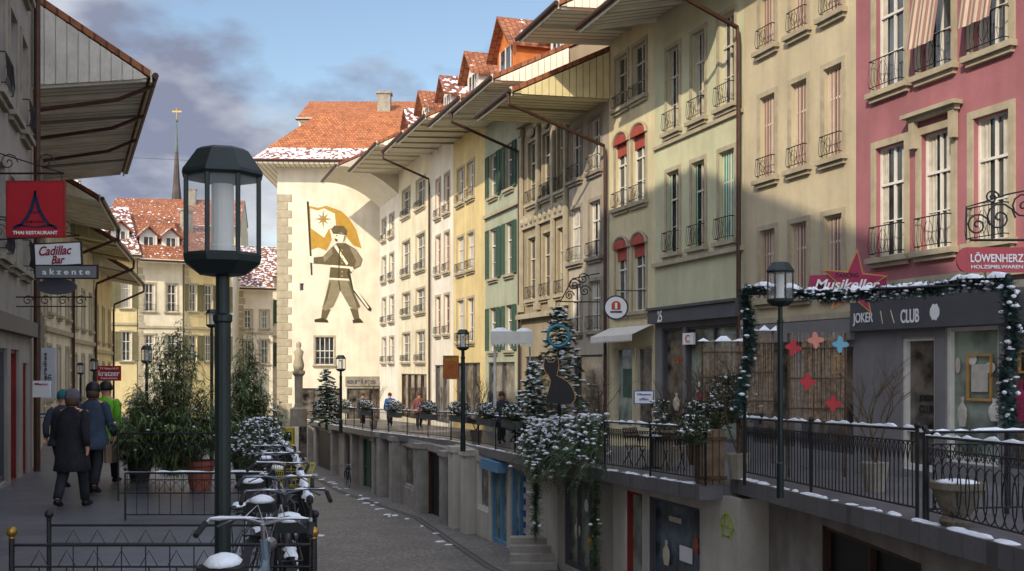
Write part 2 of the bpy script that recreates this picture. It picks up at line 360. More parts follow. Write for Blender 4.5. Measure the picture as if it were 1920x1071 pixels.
    def dormer(s,x,y,w,zb,h,wm,tm,gh=.6,dep=3,fr=WHITEW):
        m=MB();m.prism([(x-w/2,zb-1.5),(x+w/2,zb-1.5),(x+w/2,zb+h),(x,zb+h+gh),(x-w/2,zb+h)],y-dep,y);o=s.part(m,'dormer',wm)
        r=MB()
        for sg in (-1,1):
            r.prism([(x+sg*(w/2+.25),zb+h-gh*.35),(x+sg*(w/2+.25),zb+h-gh*.35+.12),(x,zb+h+gh+.16),(x,zb+h+gh+.04)],y-dep,y+.45)
        s.part(r,'dormer_roof',tm,o)
        q=MB();q.box(x-w*.28,x+w*.28,y+.01,y+.04,zb+.15,zb+h-.1);s.part(q,'pane',PANE,o)
        q=MB();
        for xx in (x-w*.3,x-.03,x+w*.3-.05):q.box(xx,xx+.06,y+.042,y+.07,zb+.1,zb+h-.06)
        q.box(x-w*.3,x+w*.3,y+.045,y+.075,zb+.04,zb+.1);s.part(q,'dormer_window_frame',fr,o)
def RP(px,a=14.73,k=.33):
    Y=a/(U(px)+k); return (a-k*Y,Y)
G1='town houses along the right side of the street'
def rb(label,pn,pf,z1,wm,z0=None,dep=9): 
    P0=RP(pn);P1=RP(pf); return Bld('town_house',label,'building',P0,P1,tz(P1[1])-.6 if z0 is None else z0,z1,dep,wm,G1)
# R1 pink
PINK=plaster('pink_plaster','a26a6f',1.);b=rb('dusty pink town house with striped window awnings at the right edge',2060,1605,13.2,PINK)
cols=[(1643,1697),(1728,1785),(1826,1893),(1960,2040)]
for i,(p,q) in enumerate(cols):
    b.win(b.x(p),b.x(q),3.9,6.15,guard=.62,curt=CURT,lintel=(i==1),sw=.14)
    b.win(b.x(p),b.x(q),7.3,9.6,guard=.62,awn=STRR if i in(1,2) else None,curt=CURT,sw=.14)
    b.win(b.x(p),b.x(q),10.7,12.4,guard=.5,sw=.14)
o=b.shop(1690,1752,-.35,2.25,'shop_door',WHITEW,mull=0,tr=.3);o1=b.shop(1772,1872,-.1,2.4,fm=WHITEW,gm=PALEG);o2=b.shop(1885,2030,-.1,2.4,gm=SHOPG)
b.disp(o1,[(1826,752,.62,.85,'f',GOLDP),(1826,735,.4,.5,'p',CURT),(1795,800,.25,.55,'b',CURT),(1855,790,.3,.4,'b',WHITEW),(1845,700,.25,.2,'o',WHITEW),(1812,685,.2,.2,'o',WHITEW),(1785,700,.12,.3,'o',CREAMW)])
b.disp(o2,[(1905,790,.25,.7,'b',MAG),(1912,700,.3,.4,'f',GOLDP)])
q=MB();q.box(.05,b.L-.02,.01,.16,2.42,3.02);b.part(q,'shop_fascia',GREYF)
x=b.x
for s_,pa,pb in(('JOKER',1612,1650),('CLUB',1702,1737)): text(s_,abs(x(pa)-x(pb)),.27,WHITEP,b.e,((x(pa)+x(pb))/2,.17,2.66-b.z0),math.pi)
q=MB();q.path([(x(1668),.17,2.54),(x(1664),.17,2.8)],.01,5);q.path([(x(1690),.17,2.54),(x(1683),.17,2.8)],.01,5);b.parts(q,'fascia_mark',CREAMW)
q=MB();c=x(1766);q.prism([(c+.13*math.cos(i*.4),2.7+.17*math.sin(i*.4)*(1 if i%2 else .8)) for i in range(16)],.162,.17);b.part(q,'fascia_emblem',WHITEP)
q=MB();q.box(.03,b.L-.03,.003,.1,3.25,3.4);b.part(q,'cornice',STONE)
for i,s_ in enumerate(('JOKER','CLUB')): text(s_,.42,.15,BLACKP,b.e,(x(1726),-.14,1.05-.2*i-b.z0),math.pi)
b.wall(split=3.2,sm=GREYL);b.roof(13,1.6,13.6,-4.5,17.5)
# R2 beige
BEIGE=plaster('beige_plaster','c3b597',1.);b=rb('beige town house with red striped curtains beside the pink house',1605,1395,13.0,BEIGE)
for (p,q) in [(1426,1454),(1484,1514),(1546,1580)]:
    for z0,z1 in((3.3,5.0),(6.25,8.25),(9.4,11.4)): b.win(b.x(p),b.x(q),z0,z1,guard=.5 if z0>5 else None,curt=STRR,fr=CREAMW,cov=.46 if (p+int(z0))%3 else .36,prot=.12)
o1=b.shop(1500,1600,-.2,2.1,gm=SHOPG,fm=GREYF);o2=b.shop(1410,1490,-.2,2.1)
b.disp(o1,[(1596,745,.22,1.0,'p',ORANGEW),(1560,700,.3,.4,'f',GOLDP)])
q=MB();q.box(.02,b.L-.02,.01,.14,2.25,2.7);b.part(q,'shop_fascia',GREYL);q=MB();q.box(.02,b.L-.02,.003,.12,2.72,2.85);b.part(q,'cornice',STONE)
b.wall(split=2.7,sm=GREYL);b.roof(12.6,2,13.2,-4.5,17.5)
# R3 green
LGRN=plaster('pale_green_plaster','c0be9c',1.03,.3);b=rb('pale green town house with green striped curtains and number plate',1395,1228,12.2,LGRN)
for i,(p,q) in enumerate([(1251,1274),(1298,1322),(1349,1378)]):
    b.win(b.x(p),b.x(q),8.45,10.85,guard=.55,fr=CREAMW,curt=CURT);b.win(b.x(p),b.x(q),4.95,7.3,guard=.6,fr=CREAMW,curt=STRG,cov=.46 if i==2 else .2)
q=MB();q.box(0,b.L,.003,.12,4.62,4.74);q.box(0,b.L,.003,.08,8.1,8.2);b.parts(q,'cornice',STONE)
q=MB();q.box(.01,b.L-.01,.01,.25,2.95,3.33);q.box(.01,b.L-.01,.01,.31,3.333,3.41);b.part(q,'shop_fascia',GREYF)
o1=b.shop(1240,1280,-.3,2.8,mull=0);o2=b.shop(1285,1388,-.3,2.8,mull=1,gm=PALEG)
b.disp(o2,[(1308,760,.5,.35,'p',MAG),(1300,735,.25,.3,'o',WHITEP),(1335,745,.3,.6,'b',CURT),(1365,760,.5,.5,'f',WHITEP)]);b.disp(o1,[(1262,770,.4,.5,'b',CREAMW)])
text('25',.3,.33,WHITEP,b.e,(b.x(1252),.26,3.14-b.z0),math.pi)
q=MB();q.box(b.x(1305),b.x(1285),.02,.09,2.3,2.62);o=b.part(q,'logo_plate',WHITEP);text('C',.25,.22,ORANGEW,b.e,(b.x(1295),.1,2.46-b.z0),math.pi)
text('CAFE',.45,.16,ORANGEW,b.e,(b.x(1263),-.14,1.85-b.z0),math.pi)
b.wall(split=2.95,sm=GREYL);b.roof(11.5,2.3,12.0,-4.5,16.5,sm=SOFFG,dp=.06)
# R4 cream tall
CRE=plaster('cream_plaster','cfc29c',1.05);b=rb('cream town house with red arched window blinds',1228,1142,12.5,CRE)
for (p,q) in [(1155,1177),(1187,1211)]:
    b.win(b.x(p),b.x(q),9.95,11.6,guard=.4,fr=CREAMW);b.win(b.x(p),b.x(q),6.75,8.85,guard=.5,blind=REDF);b.win(b.x(p),b.x(q),3.4,5.5,blind=REDF)
o1=b.shop(1150,1185,-.3,2.3,fm=CREAMW,gm=PALEG);b.shop(1190,1222,-.3,2.3,'shop_door',CREAMW);b.disp(o1,[(1170,745,.7,.9,'p',GSHUT),(1170,735,.5,.35,'o',YELP)])
q=MB();q.add([(.1,.02,2.95),(b.L-.1,.02,2.95),(b.L-.1,.7,2.65),(.1,.7,2.65)],[(0,1,2,3)])
n=24
for i in range(n):
    a=.1+(b.L-.2)*i/n;c=.1+(b.L-.2)*(i+1)/n;q.add([(a,.7,2.65),(c,.7,2.65),(c,.7,2.5),((a+c)/2,.7,2.42),(a,.7,2.5)],[(0,1,2,3,4)])
b.part(q,'shop_awning',WHITEW,recalc=False)
b.wall();b.roof(12.1,3.0,12.3,-4.5,15.8,sm=SOFF,bd=-1)
# R5a
LIL=plaster('grey_lilac_plaster','aba08f',1.05);b=rb('grey town house with wrought iron window guards and large round inn bracket',1142,1066,10.7,LIL)
b.grid([(1070,1090),(1106,1127)],[(8.3,10.1),(5.4,7.3),(2.9,4.6)],guard=.5,sur=STONEG,curt=CURT)
b.shop(1075,1130,-.8,2.1)
b.wall();b.roof(10.4,3.3,10.5,-4.5,14.2,sm=SOFFY,dp=.05,bd=-1)
# R5b ornate
ORN=plaster('brown_stone_plaster','998c73',1.05);b=rb('brown stone town house with carved pilasters and ornate frieze',1066,977,12.1,ORN)
cl=[(991,1007),(1018,1035),(1046,1062)]
b.grid(cl,[(8.15,10.6),(4.35,6.8)],guard=.5,sur=STONE,sw=.1,fr=CREAMW)
for px in (981,1012,1040,1064):
    q=MB();x=b.x(px);q.box(x-.12,x+.12,.037,.14,4.2,11.0);q.box(x-.2,x+.2,.037,.2,11.002,11.3);q.box(x-.2,x+.2,.037,.2,3.9,4.198)
    b.part(q,'pilaster',STONE)
q=MB();q.box(.05,b.L-.05,.037,.12,7.2,7.75);fz=b.part(q,'carved_frieze',STONE);q=MB()
for i in range(9):
    x=.5+(b.L-1)*i/8;q.blob((x,.14,7.48),.16,.08,.16,8)
for i in range(3):
    x=b.x([999,1026,1054][i]);q.blob((x,.1,10.95),.4,.1,.2,8)
b.parts(q,'rosette',STONE,fz)
q=MB();q.box(.02,b.L-.02,.037,.25,11.35,11.6);q.box(.02,b.L-.02,.037,.25,3.6,3.8);b.parts(q,'cornice',STONE)
b.shop(985,1050,-1,2.1,mull=2);b.wall();b.roof(11.8,2.8,11.95,-4.5,15.4,sm=SOFF,bd=-1,dp=b.L-.1)
b.dormer(b.L*.5,-.6,1.6,13.5,1.1,WHITEW,TILES,.7)
# R6 green shutters
GRN=plaster('sage_green_plaster','a3a78f',1.05);b=rb('sage green town house with dark green louvred shutters',977,910,12.7,GRN)
b.grid([(919,932),(949,962)],[(9.2,11.1),(5.6,7.8),(2.4,4.3)],shut=GSHUT,sur=STONE,sw=.06)
q=MB();q.box(.02,b.L-.02,.003,.14,8.35,8.5);b.part(q,'cornice',STONE);b.shop(915,965,-1,1.9,mull=1)
b.wall();ro=b.roof(12.4,2.5,12.55,-4.5,15.8,bd=-1)
b.dormer(b.L*.5,-.2,2.6,13.9,1.6,ORANGEW,TILES,1.1,fr=WHITEW)
# R7 yellow
YEL=plaster('warm_yellow_plaster','d2bc86',1.05);b=rb('warm yellow town house with small iron window guards',910,850,13.1,YEL)
b.grid([(858,870),(877,889)],[(9.7,11.4),(6.3,8.05),(2.9,4.95)],guard=.45,curt=CURT);b.shop(855,900,-1,1.9,mull=2)
b.wall();b.roof(12.8,2.7,12.95,-4.5,16.2,sm=SOFF,bd=-1)
b.dormer(b.L*.55,-.3,1.9,14.4,1.4,WHITEW,TILES,.9)
# R8..R10
WHT=plaster('warm_white_plaster','ddd4c2',1.05,.25)
b=rb('narrow white town house with faded red inner curtains next to yellow house',850,808,13.5,WHT)
b.grid([(818,826),(834,843)],[(9.6,11.6),(6.6,8.6),(3.4,5.4)],guard=.4,blind=None,curt=REDD);b.shop(815,843,-1.2,1.8,mull=1)
b.wall();b.roof(13.2,2.5,13.3,-4.5,16.7,dp=b.L-.1,bd=-1)
b.dormer(b.L*.5,-.3,1.5,14.9,1.1,WHITEW,TILESS,.8);
b=rb('cream sunlit town house with guarded tall windows and long eaves',808,747,13.9,plaster('sunny_cream_plaster','d9ceb0',1.05,.3))
b.grid([(755,769),(781,797)],[(10.7,12.3),(7.2,9.2),(4.8,6.1),(2.0,3.7)],guard=.4,sur=STONE);b.shop(752,800,-1.3,1.3,fm=BROWN,mull=3)
b.wall();b.roof(13.6,2.9,13.7,-4.5,17.3,bd=-1);b.dormer(b.L*.3,-.3,1.7,15.3,1.1,WHITEW,TILES,.8);b.dormer(b.L*.75,-.3,1.5,15.3,1.0,WHITEW,TILESS,.8)
b=rb('white sunlit town house with curved eave touching the mural house',747,712,14.2,WHT)
b.grid([(717,724),(731,739)],[(10.0,11.4),(7.3,8.9),(4.6,6.2),(2.0,3.6)],guard=.4,sur=STONE);b.wall();b.roof(13.9,3.7,14.0,-4.5,18.0,curve=1.6,tm=TILESS)
# ---------------------------------------------------------------- mural house
MW=plaster('mural_wall_plaster','d8cfba',1.05,.3)
Ym=73.;b=Bld('mural_house','large pale house with painted soldier and flag mural closing the street','building',(U(722)*Ym+.4,Ym+.4),(U(520)*Ym,Ym),tz(Ym)-3.6,15.6,12,MW)
b.win(b.x(626),b.x(591),b.z(608,684),b.z(608,632),mull=3,tr=.5,guard=.4);b.win(b.x(570),b.x(562),b.z(566,546),b.z(566,531),sill=False,sur=None,mull=0,tr=0)
b.shop(650,735,-3,b.z(690,728),mull=3);b.shop(560,640,-4.5,b.z(600,728),mull=2)
b.wall()
q=MB()
for i in range(34):
    z=b.z0+.3+i*.55;w=.95 if i%2 else .7
    if z<15: q.box(b.L-w,b.L+.03,-.02,.05,z,z+.5)
b.parts(q,'quoin',STONE)
e=1.5;z0=15.5;L=b.L;zr=20
def hip(dz): return [(x,y,z+dz) for x,y,z in [(-3,e,z0),(L+e,e,z0),(L+e,-12-e,z0),(-3,-12-e,z0),(-3,-5,zr),(L-2,-5,zr)]]
m2=MB();m2.add(hip(.18),[(0,1,5,4),(1,2,5),(2,3,4,5),(0,3,2,1),(0,4,3)]);ro=b.part(m2,'roof',TILE)
k=(zr-z0)/(5+e);q=MB();q.add([(-3,e-.02,z0+.2),(L+e-.1,e-.02,z0+.2),(L+e-.1-1.5*.53,e-1.5,z0+.2+1.48*k),(-3,e-1.5,z0+.2+1.48*k)],[(0,1,2,3)]);b.part(q,'snowy_tile_band',TILESN,ro,recalc=False)
q=MB();q.box(-3,L+e-.02,-12,e-.02,z0-.12,z0-.002);b.part(q,'soffit',SOFF)
g=MB();g.path([(-3,e+.08,z0+.08),(L+e,e+.08,z0+.08)],.09);b.part(g,'gutter',BROWN)
def pm(px,py): return (b.x(px),b.z(px,py))
OCH=mat('mural_ochre',hexc('b08a3c'),.9,.1,3,.1);KHA=mat('mural_khaki',hexc('625740'),.9,.12,3,.1);KHB=mat('mural_grey',hexc('857b62'),.9,.12,3,.1);PAL=mat('mural_cream',hexc('e4dcc4'),.9,.05,3,.1);DRK=mat('mural_dark_line',hexc('3f3828'),.9,.1,3,.1)
mu=MB();mu.cur=0
def pol(ci,pts,y):
    mu.cur=ci; P=[pm(*p) for p in pts]; mu.add([(x,y,z) for x,z in P],[tuple(range(len(P)))])
pol(0,[(579,386),(596,390),(612,386),(640,396),(655,410),(668,432),(678,466),(662,460),(650,445),(640,425),(618,430),(622,450),(612,470),(596,464),(581,470)],.010)
pol(3,[(582,391),(596,395),(608,391),(628,401),(630,425),(616,430),(608,446),(583,428)],.014)
st=[]
for i in range(16):
    r=19 if i%4==0 else (14 if i%2==0 else 5.5);a=math.pi*i/8;st.append((606+r*math.sin(a)*.95,411-r*math.cos(a)))
for i in range(16): 
    P=[pm(606,411),pm(*st[i]),pm(*st[(i+1)%16])];mu.cur=0 if i%2 else 2;mu.add([(x,.018,z) for x,z in P],[(0,1,2)])
pol(4,[(575,378),(579,378),(586,516),(583,516)],.020)
pol(3,[(628,434),(648,436),(647,448),(641,455),(633,454),(628,446)],.022)
pol(1,[(621,430),(627,423),(645,424),(651,433),(650,440),(640,437),(624,437)],.026);pol(4,[(624,436),(650,439),(650,441),(624,438)],.030)
pol(4,[(627,447),(633,449),(633,453),(629,452)],.030);pol(4,[(630,441),(633,441),(633,443),(630,443)],.030);pol(2,[(645,442),(648,442),(647,450),(643,454)],.029)
pol(1,[(622,464),(632,456),(648,456),(668,468),(680,486),(676,499),(662,506),(655,514),(655,526),(617,524),(620,497),(600,495),(586,494),(586,483),(606,481)],.024)
pol(2,[(655,462),(668,469),(679,486),(675,498),(664,503),(668,488),(660,474)],.027);pol(2,[(606,482),(622,466),(624,476),(608,492)],.027)
pol(3,[(580,480),(588,482),(588,494),(580,492)],.026);pol(3,[(655,503),(661,500),(664,506),(658,510)],.036)
pol(3,[(626,462),(630,459),(653,494),(650,498)],.030);pol(3,[(620,497),(658,500),(658,504),(619,501)],.031);pol(4,[(636,462),(638,462),(636,522),(634,522)],.033)
for yy in (468,476,484,492,508,516): pol(0,[(640,yy),(643,yy),(643,yy+3),(640,yy+3)],.034)
pol(3,[(617,521),(655,523),(655,526),(617,524)],.031)
pol(2,[(617,525),(655,527),(662,545),(676,575),(668,582),(655,575),(638,545),(625,575),(610,583),(604,578),(612,550)],.024)
pol(4,[(634,527),(636,527),(639,545),(637,546)],.030);pol(1,[(612,550),(618,530),(621,531),(614,560),(606,578)],.027);pol(1,[(652,528),(655,528),(662,545),(675,574),(670,577)],.027)
pol(1,[(604,580),(620,580),(612,598),(602,598)],.022);pol(1,[(656,578),(671,580),(674,598),(664,600)],.022)
pol(4,[(590,599),(604,596),(614,600),(616,605),(590,604)],.026);pol(4,[(661,600),(675,597),(682,605),(662,606)],.026)
pol(4,[(654,504),(659,510),(666,540),(697,579),(695,584),(690,582),(661,545),(651,512)],.035);pol(3,[(657,512),(660,514),(668,542),(692,577),(690,579),(663,543)],.037)
b.part(mu,'mural',[OCH,KHA,KHB,PAL,DRK],recalc=False)
q=MB();q.box(b.x(735),b.x(648),.05,.16,b.z(690,724),b.z(690,706));b.part(q,'shop_fascia',STONEG)
text('erirs',2.0,.34,GREYF,b.e,(b.x(678),.17,b.z(690,715)-b.z0),math.pi)
b=Bld('rear_house','tall house with long red tiled roof rising behind the mural house','building',(U(830)*90,90),(U(560)*90,90),-4,22,9,WHT)
b.wall();b.roof(22.4,.6,22.6,-5,25.2,tm=TILE,ribs=False);q=MB();q.box(4.6,5.7,-2.5,-1.5,23,25.2);q.box(4.5,5.8,-2.6,-1.4,25.2,25.4);b.part(q,'chimney',STONEG)
# ---------------------------------------------------------------- left row
G2='town houses along the left side of the street'
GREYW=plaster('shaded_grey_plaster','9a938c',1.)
b=Bld('town_house','unseen grey house nearest on the left, made tall to shade the right row','building',(-6.1,9.9),(-5.2,-22),-1,20.5,9,GREYW,G2);b.wall();b.roof(20.3,1,20.5,-4,24,ribs=False)  # house out of view, its height raised to throw shade on the right fronts
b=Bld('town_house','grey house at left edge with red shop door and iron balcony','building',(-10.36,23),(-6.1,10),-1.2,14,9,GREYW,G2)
for k,xx in enumerate((.9,2.6,4.3,6.0,8.5,11)):
    for z0,z1 in((3.6,5.2),(6.4,8.3),(9.3,11.2)): b.win(xx,xx+.95,z0,z1,guard=.6 if k%2==0 else None,sur=STONEG,shut=None)
RDOOR=mat('dark_red_paint',hexc('7a2620'),.6,.15,3,.1,30)
b.shopm(.6,1.5,-.6,1.75,'shop_window',RDOOR);b.shopm(2.1,3.3,-.6,2.0,'door',RDOOR,RDOOR);b.shopm(3.8,6.5,-.4,2.0,mull=1)
q=MB();q.box(.05,b.L,.003,.15,2.3,2.6);b.part(q,'cornice',GREYF);q=MB();q.path([(.12,.12,-.6),(.12,.12,13)],.07,8);b.part(q,'downpipe',BROWN)
b.wall();b.roof(13.6,.5,14,-4,18,ribs=False)
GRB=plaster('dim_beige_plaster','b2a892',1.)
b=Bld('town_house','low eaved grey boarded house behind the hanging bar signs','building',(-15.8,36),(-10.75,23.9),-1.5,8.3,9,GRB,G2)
for xx in (1.2,3.6,6,8.6,11): b.win(xx,xx+.9,4.6,6.4,sur=STONEG);b.win(xx,xx+.9,1.8,3.2,sur=STONEG)
b.wall();b.roof(8.4,2.45,8.0,-4.5,12.6,tm=TILES,sm=SOFFG,bd=1,bm_=BPALE)
for i in range(3):
    x=b.L-.3-i*3.2;q=MB();q.path([(x,2.6,8.3),(x,1.8,7.9),(x,.1,7.5)],.05,6);b.part(q,'eave_brace',BROWN)
def lb(label,P0,P1,ze,wm,rows,n,ov=1.8,shut=None,tm=TILESS,sur=STONE,z0=-4.5,dorm=0,guard=None,rise=3.4,sm=SOFF,dp=None,chim=None):
    b=Bld('town_house',label,'building',P0,P1,z0,ze+.3,8,wm,G2)
    for z0_,z1_ in rows:
        for i in range(n):
            w=min(.95,b.L/n*.5);x=b.L*(i+.5)/n;b.win(x-w/2,x+w/2,z0_,z1_,shut=shut,sur=sur,guard=guard,curt=CURT)
    q=MB();q.box(.02,b.L-.02,.003,.12,rows[-1][1]+.5,rows[-1][1]+.68);b.part(q,'cornice',STONE)
    q=MB()
    for i in range(int((ze-z0)/.6)): q.box(b.L-(.5 if i%2 else .36),b.L+.012,-.02,.04,z0+.1+i*.6,z0+.62+i*.6)
    b.part(q,'quoins',STONE)
    b.wall();b.roof(ze,ov,ze+.3,-4,ze+rise,tm=tm,sm=sm,dp=dp,bd=1)
    for i in range(dorm): b.dormer(b.L*(i+.5)/dorm,-.3,1.3,ze+1.2,.9,WHITEW,TILESS,.6)
    if chim: q=MB();q.box(b.L*chim-.4,b.L*chim+.4,-3.4,-2.8,ze+1,ze+rise+1.1);q.box(b.L*chim-.48,b.L*chim+.48,-3.48,-2.72,ze+rise+1.1,ze+rise+1.25);b.part(q,'chimney',STONEG)
    return b
CR2=plaster('pale_cream_plaster','d8cfb8',1.);YL2=plaster('ochre_cream_plaster','d6c594',1.)
lb('cream house with snowy dormered roof beyond boarded eaves',(-18.2,44),(-15.85,36.1),7.4,CR2,[(3.6,5.3),(.6,2.4)],3,1.7,dorm=3,dp=.1,chim=.3)
lb('cream house with brown downpipe behind the green jacketed walker',(-20.4,52),(-18.25,44.1),6.9,CR2,[(3.4,5.1),(.4,2.2)],3,1.7,sm=SOFFY,dp=.1,dorm=2)
lb('cream house with deep snowy eave in the left row',(-22.9,61),(-20.45,52.1),6.4,YL2,[(3,4.8),(0,1.9)],3,1.6,dp=.1)
lb('ochre house with olive shutters and snowy roof farther down',(-28.55,81.2),(-32.6,78.9),10.0,YL2,[(6.2,8.4),(2.2,4.4)],3,1.3,OSHUT,dorm=2,rise=4.2,tm=TILESS,chim=.7)
lb('sunlit cream house with guarded windows beside ochre house',(-25.6,82.9),(-28.5,81.25),9.7,CR2,[(6.0,8.1),(2.2,4.2)],2,1.3,None,guard=.5,dorm=2,rise=4.0,tm=TILES)
lb('pale yellow house behind the tall near lantern',(-22.7,86.4),(-25.5,83.1),9.9,YL2,[(6.1,8.2),(2.2,4.2)],3,1.2,OSHUT,tm=TILES,chim=.5)
lb('white house with dark green shutters behind the potted evergreens',(-20.9,100),(-26.5,98),10,WHT,[(5.8,8),(1.8,4)],5,1.2,GSHUT,rise=3.2)
lb('white gabled house left of the mural house',(-20.3,90.5),(-22.9,89.5),8.2,WHT,[(5.0,6.5),(2,4)],2,1,None,rise=3.4)
lb('distant house with plain red brown roof beneath spire',(-30,118),(-44,116),17,YL2,[(12,14)],5,1,None,tm=TILES,rise=3.6,chim=.4)
lb('distant cream house with steep snowy roof on the left skyline',(-42,100),(-52,98),13.5,CR2,[(9,11)],4,1,None,rise=4.5,tm=TILESS)
t=thing('church_tower','distant church tower with thin dark pointed spire','tower',(U(331)*150,150,-5))
MB().box(-1.2,1.2,-1.2,1.2,0,27.2).build('tower_wall',STONEG,t)
m=MB();m.lathe([(1.2,27.2),(.8,29.5),(.5,32.5),(.24,37)],8);m.build('spire',mat('brown_copper',hexc('4f4540'),.7,.2,1,.2),t)
m=MB();m.lathe([(.26,37),(.12,39.5),(.05,41.3)],8);m.blob((0,0,41.4),.22,.22,.22);m.build('spire_tip',mat('dark_verdigris',hexc('5a6b62'),.7,.2,1,.2),t)
m=MB();m.path([(0,0,41.5),(0,0,43.2)],.05,5);m.box(-.6,.7,-.03,.03,42.6,42.8);m.build('weather_vane',BRASS,t)
# ---------------------------------------------------------------- ground
COB=mat('cobbled_street',hexc('827b75'),.6,.2,.6,.8,30,kind='cobble',spec=.5)
m=MB();ys=[-40,0,40,80,130,400,3000]
for i in range(len(ys)-1):
    a,c=ys[i],ys[i+1];z=lambda y:(-.025*min(y,130))-2.8 if y>-1 else -2.8
    m.add([(-1500 if c>200 else -80,a,z(a)),(1500 if c>200 else 80,a,z(a)),(1500 if c>200 else 80,c,z(c)),(-1500 if c>200 else -80,c,z(c))],[(0,1,2,3)])
struct(m.build('street',COB,recalc=False))
DECK=mat('wet_pavement',hexc('636266'),.38,.2,1.2,.3,25,spec=.5,kind='slab')
def deck(name,lip,back,flip,zadd=0):
    m=MB()
    for i in range(len(lip)-1):
        (a,ya),(c,yc)=lip[i],lip[i+1];A=(back(ya),ya);B_=(back(yc),yc)
        P=[(a,ya,tz(ya)+zadd),(c,yc,tz(yc)+zadd),(B_[0],yc,tz(yc)+zadd),(A[0],ya,tz(ya)+zadd)]
        m.add(P+[(x,y,z-.26) for x,y,z in P],[(0,1,2,3),(4,5,6,7),(0,1,5,4)]+([(0,3,7,4)] if i==0 or lip[i-1][1]==ya else [])+([(1,2,6,5)] if i==len(lip)-2 else []))
    return struct(m.build(name,DECK))
Rback=lambda y:14.9-.33*y
lipA=[(5.2,7),(4.95,10.3),(4.75,12.8),(3.96,19.35)]
lipB=[(3.4,19.35),(1.95,23.6),(.55,27.5),(-2.3,38.5),(-6.4,48),(-12.4,66),(-14,72)]
deck('raised_pavement',lipA,Rback,0,.15);deck('right_pavement',lipB,Rback,0)
lipL=[(.1,-8),(-.35,2),(-2.25,11.8),(-6.2,27),(-16,58),(-22,76)]
def Lback(y): return -5 if y<10 else (-2.9-.33*y if y<24 else (-.5-.43*y if y<36 else -5.5-.30*y))
lipL2=[]
for i in range(len(lipL)-1):
    (a,ya),(c,yc)=lipL[i],lipL[i+1];n=max(1,int((yc-ya)/4))
    for k in range(n): lipL2.append((a+(c-a)*k/n,ya+(yc-ya)*k/n))
lipL2.append(lipL[-1]);deck('left_pavement',lipL2,Lback,0)
m=MB()
for i in range(len(lipL)-1):
    (a,ya),(c,yc)=lipL[i],lipL[i+1];a-=.3;c-=.3;m.add([(a,ya,tz(ya)-.2),(c,yc,tz(yc)-.2),(c,yc,tz(yc)-3),(a,ya,tz(ya)-3)],[(0,1,2,3)])
tag(m.build('retaining_wall',CONC,recalc=False),'grey wall below the left raised pavement','wall')
m=MB()
for lp,za in((lipA,.15),(lipB,0)):
    for i in range(len(lp)-1):
        (a,ya),(c,yc)=lp[i],lp[i+1];m.snowline((a+.1,ya,tz(ya)+za-.01),(c+.1,yc,tz(yc)+za-.01),.2,.045,.12,.3)
for i in range(len(lipL)-2):
    (a,ya),(c,yc)=lipL[i],lipL[i+1];m.snowline((a-.12,ya,tz(ya)-.01),(c-.12,yc,tz(yc)-.01),.2,.05)
o=m.build('snow',SNOW,smooth=True);tag(o,'old snow lying along the pavement edges','snow')
m=MB()
for i in range(len(lipB)-1):
    (a,ya),(c,yc)=lipB[i],lipB[i+1];a-=1.3;c-=1.3
    for d0,d1 in((0,.14),(.18,.3)):m.add([(a+d0,ya,tz(ya)-2.796),(a+d1,ya,tz(ya)-2.796),(c+d1,yc,tz(yc)-2.796),(c+d0,yc,tz(yc)-2.796)],[(0,1,2,3)])
struct(m.build('street_drain_strip',mat('drain_stone',hexc('55514d'),.8,.2,3,.3),recalc=False))
m=MB()
for i in range(60):
    y=R.uniform(30,60);x=9.95-.34*y-R.choice([R.uniform(.6,1.2),R.uniform(4.5,6.3)]);m.blob((x,y,tz(y)-2.8),R.uniform(.05,.2),R.uniform(.05,.2),R.uniform(.01,.03))
o=m.build('snow',SNOW,smooth=True);tag(o,'scattered snow remnants on the cobbled street','snow')
# ---------------------------------------------------------------- lower shops right
G3='lower arcade shopfronts beneath the right pavement'
def lo(label,pn,pf,wm,P=None,set=.45):
    a=9.95+set
    P0,P1=P or (RP(pn,a,.34),RP(pf,a,.34))
    ym=(P0[1]+P1[1])/2
    return Bld('lower_shopfront',label,'shopfront',P0,P1,tz(P1[1])-3.0,tz(ym)-.13,4,wm,G3)
def piers(b,pxs,m_=CONC,w=.3,d=.32):
    for px in pxs:
        x=min(max(b.x(px),w+.02),b.L-w-.02);q=MB();q.box(x-w,x+w,.003,d,b.z0,b.z1-.02);q.box(x-w-.05,x+w+.05,.003,d+.06,b.z1-.2,b.z1-.018);b.part(q,'pier',m_)
LW=plaster('grimy_white_plaster','bfb9ae',1.,.5);LG=plaster('grimy_grey_plaster','9c958a',1.,.55)
b=lo('far grey arcade front with dark passage openings',640,578,LG);b.shop(592,625,b.z0,b.z1-.35,fm=CONC,gm=BLACKP);piers(b,(586,632));b.wall()  # black panes in the arcade openings paint in the dark inside
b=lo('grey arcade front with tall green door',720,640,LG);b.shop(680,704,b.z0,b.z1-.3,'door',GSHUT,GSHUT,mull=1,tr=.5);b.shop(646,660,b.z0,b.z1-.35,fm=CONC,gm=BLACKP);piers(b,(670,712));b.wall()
b=lo('stone arcade front with display windows between piers',852,720,CONC);b.shop(755,790,b.z0+1,b.z1-.35,fm=CONC,mull=1);b.shop(728,742,b.z0,b.z1-.3,fm=GREYF);b.shop(801,842,b.z0,b.z1-.25,fm=BROWN,gm=BLACKP,mull=1)  # black pane at the brown frame stands for the shade within the opening
piers(b,(722,748,796,850),CONC,.35,.35);b.wall()
b=lo('pale arcade front with light blue framed windows',992,852,LW);b.shop(893,916,b.z0+1.1,b.z1-.35,fm=WHITEW)
